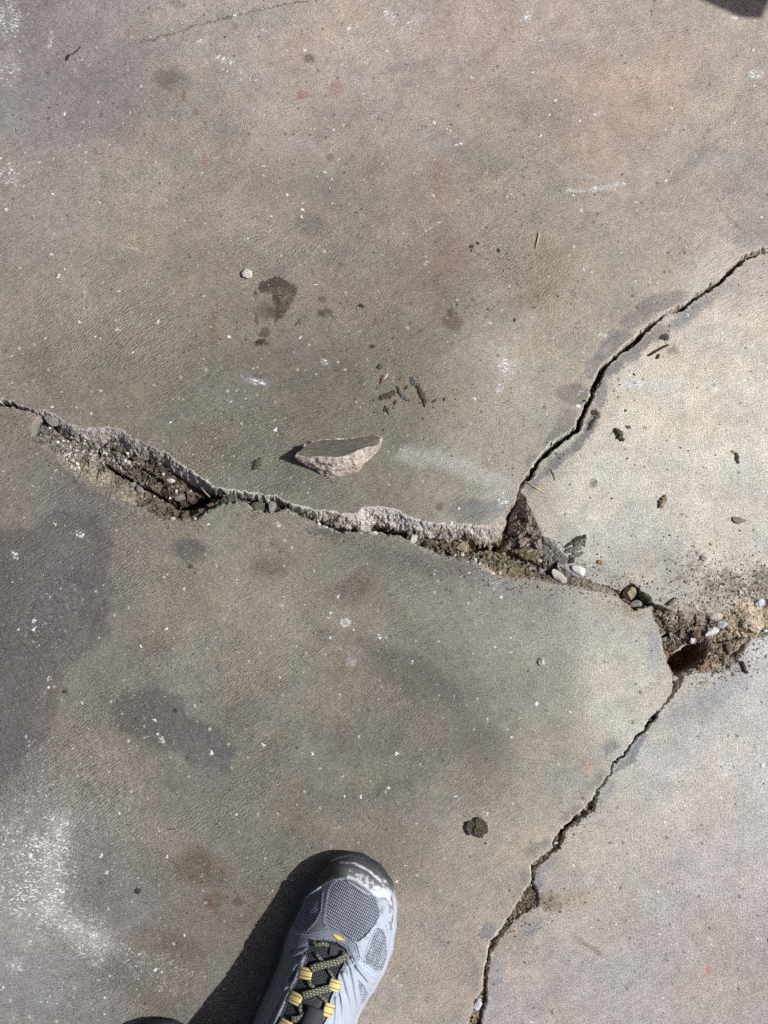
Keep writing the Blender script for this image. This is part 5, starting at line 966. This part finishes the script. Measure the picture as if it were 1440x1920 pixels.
REG = {'mesh_front': [(760, 372), (800, 338), (860, 336), (950, 372), (1020, 430), (1072, 480), (1098, 540), (1104, 600), (1078, 655), (1045, 690), (1000, 742), (950, 778), (900, 752), (830, 705), (735, 682), (712, 640), (716, 560), (730, 460), (745, 400)],
       'mesh_left': [(695, 425), (640, 440), (560, 505), (512, 560), (484, 640), (492, 684), (540, 702), (590, 690), (640, 640), (680, 560), (694, 480)],
       'mesh_right': [(1092, 682), (1060, 730), (1030, 820), (1006, 880), (1005, 930), (1040, 975), (1100, 990), (1142, 960), (1156, 860), (1150, 760), (1130, 695)],
       'mesh_rear': [(950, 1052), (990, 1085), (1040, 1165), (1030, 1205), (985, 1262), (972, 1200), (960, 1120)],
       'band': [(462, 668), (520, 702), (600, 716), (640, 702), (680, 682), (740, 678), (830, 708), (900, 762), (944, 802), (962, 880), (1020, 950), (1085, 1003), (1060, 1022), (1000, 988), (930, 925), (900, 870), (866, 810), (800, 778), (700, 768), (610, 768), (590, 762), (500, 745), (455, 722)],
       'tongue': [(600, 800), (640, 776), (700, 770), (800, 785), (866, 830), (872, 880), (850, 940), (815, 1010), (800, 1060), (790, 1110), (752, 1200), (752, 1290), (690, 1400), (640, 1700), (200, 1700), (350, 1400), (420, 1270), (455, 1200), (480, 1120), (520, 1040), (560, 1000), (590, 920), (575, 860)],
       'toe_cap': [(530, 510), (545, 498), (620, 420), (700, 365), (780, 333), (860, 328), (935, 350), (1000, 395), (1060, 448), (1100, 478), (1165, 482), (1172, 520), (1168, 640), (1150, 690), (1118, 662), (1112, 600), (1090, 500), (1070, 470)],
       }
CAPX = [(430, 700), (480, 600), (515, 530), (530, 508), (620, 422), (700, 366), (780, 333), (860, 328), (935, 350), (1000, 395), (1060, 448), (1105, 478), (1150, 470), (1168, 482), (1172, 560), (1168, 660), (1150, 700), (1200, 700), (1260, 560), (1240, 300), (1100, 120), (800, 60), (600, 250), (480, 480), (420, 650)]
regs = [('toe_cap', sp2(CAPX), .0012, 'cap'), ('mesh_panel', sp2(REG['mesh_front']), -.0006, 'mesh'), ('mesh_panel', sp2(REG['mesh_left']), -.0006, 'mesh'), ('mesh_panel', sp2(REG['mesh_right']), -.0006, 'mesh'), ('mesh_panel', sp2(REG['mesh_rear']), -.0006, 'mesh'), ('tongue', sp2(REG['tongue']), -.0022, 'tongue'), ('lacing_band', sp2(REG['band']), .0016, 'band')]
lab = np.full(SX.shape, -1); HH = H0.copy(); seam = np.zeros(SX.shape)
for k, (nm_, pg, off, mt) in enumerate(regs):
    d = sdf(SX, SY, pg); ins = d < 0; lab = np.where(ins, k, lab)
    HH = np.where(ins, H0 + off * sst(0, .0016, -d), HH)
    rim = np.exp(-((d - .0006) / .0009) ** 2); HH += .0005 * rim * (0 if nm_ == 'toe_cap' else 1)
# quarters on both sides of the laces: raised, with moulded ribs
qm = (lab == -1) & (s_ > .062)
tng = sdf(SX, SY, regs[5][1]); left = t_ < ((Tt * 0).sum() + np.interp(s_, [.05, .3], [-.004, 0.0]))
HH += np.where(qm, .0014 * sst(0, .003, tng), 0)
ribs = [[(560, 880), (500, 960), (440, 1100), (330, 1300), (250, 1500)], [(640, 800), (540, 850), (440, 900)], [(660, 830), (560, 900), (520, 990), (500, 1060), (430, 1110)], [(520, 1000), (430, 1180), (350, 1364)], [(470, 840), (430, 880)], [(400, 1000), (340, 1160), (250, 1364)],
        [(875, 900), (905, 960), (930, 1080), (960, 1240), (950, 1420)], [(845, 1000), (870, 1080), (905, 1200), (920, 1364)], [(905, 900), (960, 980), (1040, 1060), (1090, 1080)], [(825, 1120), (850, 1240), (850, 1400)], [(950, 950), (1010, 1030), (1060, 1130)], [(800, 1180), (800, 1300), (780, 1450)]]
for i, L in enumerate(ribs):
    d = seg_dist(SX, SY, sp2(L)); HH += np.where(lab == -1, (.0016 * np.exp(-(d / .0012) ** 2) - .0012 * np.exp(-((d - .0028) / .0011) ** 2)), 0)
# stitching on the band and the cap edge
dcap = seg_dist(SX, SY, sp2(CAPX[3:13])); HH += -.0006 * np.exp(-((dcap) / .0006) ** 2)
capr = seg_dist(SX, SY, sp2([(770, 240), (870, 238), (960, 265), (1050, 330), (1120, 400)])); HH += np.where(lab == 0, .0012 * np.exp(-(capr / .002) ** 2), 0)
capr = seg_dist(SX, SY, sp2([(760, 200), (880, 190), (1000, 225), (1090, 290), (1150, 370)])); HH += np.where(lab == 0, -.0009 * np.exp(-(capr / .0009) ** 2), 0)
# dust: heavy on the right side and along the edges
dust = .12 + .75 * sst(.022, .05, t_ + .25 * (s_ - .05) + .006 * fbm(SX * 1000, SY * 1000, 12, 3, 3)) + .3 * sst(.10, .14, s_) * (t_ > .0)
dust = np.where(lab == -1, dust * .8 + np.where(t_ > .004, .22, 0), dust)
dust = np.where(lab == 0, .2 * sst(-.02, .015, t_) + .36 * sst(.018, .05, t_) + .5 * np.exp(-(seg_dist(SX, SY, sp2([(830, 215), (930, 222), (1030, 275), (1110, 345)])) / .0012) ** 2) + .4 * np.exp(-(dcap / .003) ** 2) * (t_ > 0) + .35 * np.exp(-(seg_dist(SX, SY, sp2([(870, 290), (960, 310), (1040, 370), (1120, 430)])) / .006) ** 2), dust)
dust = np.where(np.isin(lab, [1, 2, 3, 4]), dust * .6, dust)
dust = np.where(t_ < -.02, dust * .45, dust)
seamw = seg_dist(SX, SY, sp2([(862, 348), (900, 372), (940, 395), (980, 420), (1030, 445)])); dust = np.where(seamw < .0009, 2.2, dust)
seamw = seg_dist(SX, SY, sp2([(1070, 472), (1110, 478), (1145, 470)])); dust = np.where(seamw < .0008, 2.2, dust)
seamw = seg_dist(SX, SY, sp2([(540, 505), (600, 450), (690, 385), (780, 338), (850, 332)])); dust = np.where(seamw < .0005, 1.5, dust)
NX_, NY_ = SX.shape; vid = np.arange(NX_ * NY_).reshape(NX_, NY_)
ok = di_ > -.0004
cq = ok[:-1, :-1] & ok[1:, :-1] & ok[1:, 1:] & ok[:-1, 1:]
Q = np.stack([vid[:-1, :-1], vid[1:, :-1], vid[1:, 1:], vid[:-1, 1:]], -1); ql = lab[:-1, :-1]
lq = t_[:-1, :-1] > 0
V3 = np.stack([SX.ravel() - Tt[0], SY.ravel() - Tt[1], HH.ravel()], 1); DU = np.stack([dust.ravel(), np.zeros(V3.shape[0]), np.zeros(V3.shape[0]), np.ones(V3.shape[0])], 1)
sq = s_[:-1, :-1]
ptab = [(n_, m__, (ql == k)) for k, (n_, _, _, m__) in enumerate(regs)] + [('vamp', 'upper', (ql == -1) & (sq <= .062)), ('quarter_panel', 'upper', (ql == -1) & (sq > .062) & lq), ('quarter_panel', 'upper', (ql == -1) & (sq > .062) & ~lq)]
# smooth normals are taken from the whole surface, so the panels join without seams
for nm_, mt, sel in ptab:
    q = Q[cq & sel]
    if len(q) == 0: continue
    ii, iv = np.unique(q, return_inverse=True)
    link(nm_, np_mesh(nm_, V3[ii], iv.reshape(-1, 4), M[mt], attrs={'dust': DU[ii]}), shoe)
# midsole and outsole
def ringed(name, rings, mat, parent):
    c = []; n = len(outr); c0 = outr.mean(0); tn = np.roll(outr, -1, 0) - np.roll(outr, 1, 0); nn = np.c_[tn[:, 1], -tn[:, 0]]; nn /= np.linalg.norm(nn, axis=1)[:, None]
    if ((outr - c0) * nn).sum() < 0: nn = -nn
    for off, z in rings:
        wob = .0004 * np.sin(np.arange(n) * .9) if 0 < z < .02 else 0
        p = outr + nn * (off + wob)[:, None] if hasattr(wob, '__len__') else outr + nn * off
        c.append(np.c_[p - Tt, np.full(n, z)])
    c = np.concatenate(c); f = []
    for k in range(len(rings) - 1):
        for i in range(n):
            a = k * n + i; b = k * n + (i + 1) % n; f.append((a, b, b + n, a + n))
    ss = (c[:, 0] * dr[0] + c[:, 1] * dr[1]); tt = c[:, 0] * nrm_r[0] + c[:, 1] * nrm_r[1]
    dd_ = np.clip(1.0 * sst(.022, .05, tt + .12 * ss), 0, 1.2) * sst(.008, .04, ss); dd_ = np.maximum(dd_, .04)
    return link(name, np_mesh(name, c, np.array(f), M[mat], attrs={'dust': np.c_[dd_, dd_ * 0, dd_ * 0, dd_ * 0 + 1]}), parent)
ringed('midsole', [(-.004, .006), (.0002, .007), (.0012, .012), (.0006, .018), (-.0004, .023), (-.0016, .0265), (-.003, .0275), (-.007, .022)], 'mid', shoe)
ringed('outsole', [(-.02, .0004), (-.001, .0004), (0, .001), (.0008, .0045), (.0004, .0075), (-.004, .008)], 'sole', shoe)
# yellow emblem on the band
def patch(name, pts, dz, mat, parent, th=.0006, run=False, arch=0.):
    """small raised patch following the upper; pts = 4 corners, enlarged-view coordinates"""
    a, b, c, d = [np.array(p, float) for p in pts]; n = 9; V_ = []; at = []
    for side in (1, 0):
        for i in range(n):
            for j in range(n):
                s = i / (n - 1); t = j / (n - 1); p = (a * (1 - s) + b * s) * (1 - t) + (d * (1 - s) + c * s) * t
                q = SP(p, dz + (th if side else -.001) + arch * (1 - (2 * s - 1) ** 2) ** .8 * (1 if side else .3)); V_.append(q - np.array([Tt[0], Tt[1], 0])); at.append((s, t, 0, 1))
    f = []; m = n * n
    for i in range(n - 1):
        for j in range(n - 1):
            e = i * n + j; f.append((e, e + 1, e + n + 1, e + n)); f.append((m + e, m + e + n, m + e + n + 1, m + e + 1))
    for i in range(n - 1):
        for e, e2 in ((i, i + 1), (m - n + i, m - n + i + 1), (i * n, i * n + n), (i * n + n - 1, i * n + 2 * n - 1)): f.append((e, e2, e2 + m, e + m))
    me = np_mesh(name, np.array(V_), np.array(f), M[mat], attrs={'run' if run else 'dust': np.array(at) if run else np.tile([.1, 0, 0, 1], (len(V_), 1))})
    bm = bmesh.new(); bm.from_mesh(me); bmesh.ops.recalc_face_normals(bm, faces=bm.faces); bm.to_mesh(me); bm.free()
    return link(name, me, parent)
patch('emblem', [(768, 722), (818, 735), (862, 768), (808, 764)], .0020, 'emblem', shoe)
def loop(cx, cy, w_, h_, rot):
    r = R(rot); e = np.array([math.cos(r), math.sin(r)]) * w_ / 2; f = np.array([-math.sin(r), math.cos(r)]) * h_ / 2; c = np.array([cx, cy])
    return patch('lace_loop', [c - e - f, c + e - f, c + e + f, c - e + f], .0010, 'yellow', shoe, .0009, True, .0011)
loop(578, 1002, 96, 84, 12); loop(787, 1088, 84, 84, 16); loop(506, 1180, 96, 84, 24); loop(742, 1262, 72, 96, 18); loop(430, 1370, 90, 80, 28); loop(700, 1430, 80, 90, 18)
def lace(L, rad=.0021, dz=.0022, flat=.5, mat='lace', name='lace'):
    L = [np.array(p, float) for p in L]; o = []
    for a, b in zip(L[:-1], L[1:]):
        k = max(2, int(np.linalg.norm(b - a) / 12))
        for t in range(k): o.append(a + (b - a) * t / k)
    o.append(L[-1]); base = np.array([Tt[0], Tt[1], 0]); n = len(o)
    pts = [SP(p, dz + .0014 * math.sin(math.pi * i / (n - 1))) - base for i, p in enumerate(o)]
    return link(name, tube_mesh(name, pts, rad, mat, 10, flat, attr=True), shoe)
lace([(625, 775), (660, 800), (700, 790), (745, 805)], .0020)
lace([(650, 860), (685, 900), (705, 925)], .0016, .0006)
lace([(862, 868), (850, 890), (800, 920), (720, 938), (650, 955), (618, 975)], .0034, .003, .3)
lace([(845, 850), (865, 885)], .0022, .003)
lace([(735, 970), (765, 1010), (785, 1050)], .0014, .0006)
lace([(600, 1040), (612, 1080), (650, 1115)], .0018, .001)
lace([(755, 1105), (700, 1118), (640, 1135), (560, 1158)], .0034, .003, .3)
lace([(665, 1150), (700, 1175), (730, 1205)], .0016, .0008)
lace([(545, 1215), (540, 1250), (548, 1285)], .0016, .001)
lace([(480, 1330), (520, 1330), (600, 1290), (700, 1290)], .0030, .001, .3)
patch('pull_tab', [(600, 1222), (712, 1262), (690, 1420), (520, 1420)], .003, 'dark', shoe, .002, False, .004)
patch('tongue_patch', [(752, 790), (860, 835), (845, 905), (745, 870)], -.0012, 'dark', shoe, .0010)
# stitching along the seams
def stitches(L, step=.0024, w_=.0005):
    Lw = [SP(p) for p in L]; base = np.array([Tt[0], Tt[1], 0]); Lw = np.array(Lw); sl = np.r_[0, np.cumsum(np.linalg.norm(np.diff(Lw[:, :2], axis=0), axis=1))]
    c = []; f = []; b6 = np.array([(1, 0, 0), (-1, 0, 0), (0, 1, 0), (0, -1, 0), (0, 0, 1), (0, 0, -1)], float); f6 = [(0, 2, 4), (2, 1, 4), (1, 3, 4), (3, 0, 4), (2, 0, 5), (1, 2, 5), (3, 1, 5), (0, 3, 5)]
    for q in np.arange(step, sl[-1], step):
        p = np.array([np.interp(q, sl, Lw[:, 0]), np.interp(q, sl, Lw[:, 1])]); p2 = np.array([np.interp(q + .0005, sl, Lw[:, 0]), np.interp(q + .0005, sl, Lw[:, 1])]); d = p2 - p; d /= np.linalg.norm(d) + 1e-9
        i = int((p[0] - lo[0]) / g); j = int((p[1] - lo[1]) / g); z = HH[max(0, min(i, HH.shape[0] - 1)), max(0, min(j, HH.shape[1] - 1))] + .0004
        o_ = b6 * np.array([.0009, w_, w_]); o_ = np.c_[o_[:, 0] * d[0] - o_[:, 1] * d[1], o_[:, 0] * d[1] + o_[:, 1] * d[0], o_[:, 2]]
        f += [tuple(x + len(c) for x in t) for t in f6]; c += list(o_ + np.array([p[0], p[1], z]) - base)
    return link('stitching', np_mesh('stitching', np.array(c), np.array(f), M['thread'], smooth=False), shoe)
M['thread'] = rock_material('pale_thread', (150, 156, 166), (190, 196, 206), 800)
for L in ([(500, 715), (600, 728), (680, 700), (740, 694), (830, 724), (890, 770), (930, 815), (950, 880), (1005, 955), (1070, 1000)], [(505, 735), (600, 750), (690, 752), (800, 762), (870, 800), (905, 860), (935, 915)], [(790, 350), (750, 400), (735, 460), (722, 560), (716, 640)], [(700, 425), (690, 560), (650, 640), (595, 696)], [(1092, 670), (1050, 740), (1016, 830), (998, 900), (1005, 945)], [(560, 1000), (515, 1045), (470, 1130), (440, 1210), (380, 1330)], [(815, 1030), (812, 1080), (800, 1130), (775, 1200), (775, 1290)]):
    stitches(L)
for L in ([(870, 346), (905, 370), (945, 396), (985, 424), (1032, 448)], [(1072, 470), (1110, 476), (1148, 468)], [(538, 508), (600, 452), (690, 388)]):
    lace(L, .0008, .0012, .6, 'thread', 'piping')
# the other shoe of the pair, only its toe tip reaches the picture
def copy_tree(o, parent=None):
    c_ = o.copy(); COL.objects.link(c_); c_.parent = parent
    for ch in [x for x in COL.objects if x.parent == o]: copy_tree(ch, c_)
    return c_
shoe2 = copy_tree(shoe); x2, y2 = W(300, 1917, .03); shoe2.location = (x2, y2, 0); shoe2.scale = (-1, 1, 1); shoe2.rotation_euler = (0, 0, R(-6))
shoe2['label'] = 'second shoe, only its toe tip in view at the bottom edge'

# ------------------------------------------------------------------ the person standing in the shoes (outside the frame, casts the shadow)
m_, nt_, bs_ = new_mat('dark_trouser_cloth'); n_ = N(nt_); f_ = n_.noise(n_.n('ShaderNodeTexCoord').outputs['Object'], 300, 4, .6)
nt_.links.new(n_.mix(f_, srgb(40, 44, 54), srgb(66, 70, 82)), bs_.inputs['Base Color']); bs_.inputs['Roughness'].default_value = .9; M['cloth'] = m_
m_, nt_, bs_ = new_mat('skin'); bs_.inputs['Base Color'].default_value = (.42, .26, .19, 1); bs_.inputs['Roughness'].default_value = .55; M['skin'] = m_
def skin_obj(name, verts, edges, radii, mat, parent, lvl=2):
    me = bpy.data.meshes.new(name); me.from_pydata(verts, edges, []); me.update(); o = link(name, me, parent); me.materials.append(M[mat])
    sm = o.modifiers.new('skin', 'SKIN'); sm.use_smooth_shade = True
    for i, r_ in enumerate(radii): me.skin_vertices[0].data[i].radius = (r_, r_)
    me.skin_vertices[0].data[0].use_root = True
    ss = o.modifiers.new('sub', 'SUBSURF'); ss.levels = lvl; ss.render_levels = lvl; return o
a1 = np.array([*(Tt + dr * .212), .11]); d2 = np.array([-dr[0], dr[1]]); a2 = np.array([*(np.array([x2, y2]) + d2 * .235), .10])
mid_ = (a1 + a2) / 2; hip = np.array([mid_[0] + .0, mid_[1] - .34, .90])
person = empty('person', (hip[0], hip[1], 0)); tag(person, 'person in dark trousers standing below the picture, casting the lower left shadow', 'person')
pb = np.array([hip[0], hip[1], 0])
def pv(*p): return [tuple(np.array(q, float) - pb) for q in p]
hr = hip + [.09, 0, -.02]; hl = hip + [-.09, 0, -.02]; kr = (a1 + hr) / 2 + [.0, .01, 0]; kl = (a2 + hl) / 2 + [0, .01, 0]
ch_ = hip + [0, .02, .42]; nk = hip + [0, .04, .56]; hd = hip + [0, .10, .70]
sr = hip + [.19, .02, .47]; sl = hip + [-.19, .02, .47]; er = hip + [.27, .02, .20]; el = hip + [-.27, .02, .20]; wr = hip + [.10, .17, .32]; wl = hip + [-.10, .17, .32]
skin_obj('trousers', pv(hip, hr, kr, a1, hl, kl, a2), [(0, 1), (1, 2), (2, 3), (0, 4), (4, 5), (5, 6)], [.15, .10, .078, .076, .10, .072, .060], 'cloth', person)
skin_obj('jacket', pv(hip + [0, 0, .04], ch_, nk + [0, -.01, -.04], sr, er, wr, sl, el, wl), [(0, 1), (1, 2), (1, 3), (3, 4), (4, 5), (1, 6), (6, 7), (7, 8)], [.15, .16, .06, .07, .05, .035, .07, .05, .035], 'cloth', person)
skin_obj('head', pv(nk - [0, 0, .02], nk + [0, .02, .05], hd, hd + [0, .02, .08]), [(0, 1), (1, 2), (2, 3)], [.05, .06, .095, .075], 'skin', person)
for s_n, wv_ in ((1, wr), (-1, wl)):
    hv = pv(wv_, wv_ + [-.03 * s_n, .06, .02], wv_ + [-.05 * s_n, .10, .05], wv_ + [-.035 * s_n, .115, .045], wv_ + [-.02 * s_n, .12, .04], wv_ + [-.005 * s_n, .115, .03], wv_ + [-.05 * s_n, .06, .06])
    skin_obj('hand', hv, [(0, 1), (1, 2), (1, 3), (1, 4), (1, 5), (0, 6)], [.026, .03, .009, .009, .009, .009, .010], 'skin', person)

# ------------------------------------------------------------------ unseen things added outside the frame to cast shadows into it
m_, nt_, bs_ = new_mat('weathered_wood'); n_ = N(nt_); f_ = n_.noise(n_.mapping(n_.n('ShaderNodeTexCoord').outputs['Object'], (6, 60, 60)), 1, 5, .6)
nt_.links.new(n_.mix(f_, srgb(110, 84, 58), srgb(176, 146, 108)), bs_.inputs['Base Color']); bs_.inputs['Roughness'].default_value = .8; M['wood'] = m_
def box_mesh(name, lo_, hi_, mat, bev=.002):
    bm = bmesh.new(); bmesh.ops.create_cube(bm, size=1)
    for q in bm.verts: q.co = Vector([lo_[i] + (q.co[i] + .5) * (hi_[i] - lo_[i]) for i in range(3)])
    bmesh.ops.bevel(bm, geom=bm.edges[:], offset=bev, segments=2, affect='EDGES'); me = bpy.data.meshes.new(name); bm.to_mesh(me); bm.free(); me.materials.append(M[mat]); return me
def shadow_src(u, v, z):
    x, y = W(u, v); k = z / math.tan(SUN_EL); return x + math.cos(SUN_AZ) * k, y + math.sin(SUN_AZ) * k
bz = .42; bx, by = shadow_src(1388, 33, bz); p2 = shadow_src(1405, -3, bz); ang = math.atan2(p2[1] - by, p2[0] - bx)
bench = empty('shadow_bench', (bx, by, 0), ang); tag(bench, 'unseen wooden bench added outside the top right corner to cast the corner shadow', 'bench')  # made-up bench, added only for the corner shadow at the top right
link('seat', box_mesh('seat', (0, 0, bz - .028), (.9, .26, bz), 'wood', .001), bench)
rk = stone(1590, 1778, 170, 150, 120, 15, 'greystone', 'unseen lump added just past the right edge to cast the shadow tip in view', 'shadow_lump', 'stone', None, 77, z=0)  # made-up lump, added only for the shadow tip at the right edge
for lx, ly in ((.12, .05), (.12, .20), (.8, .05), (.8, .20)): link('leg', box_mesh('leg', (lx - .018, ly - .018, 0), (lx + .018, ly + .018, bz - .028), 'wood'), bench)
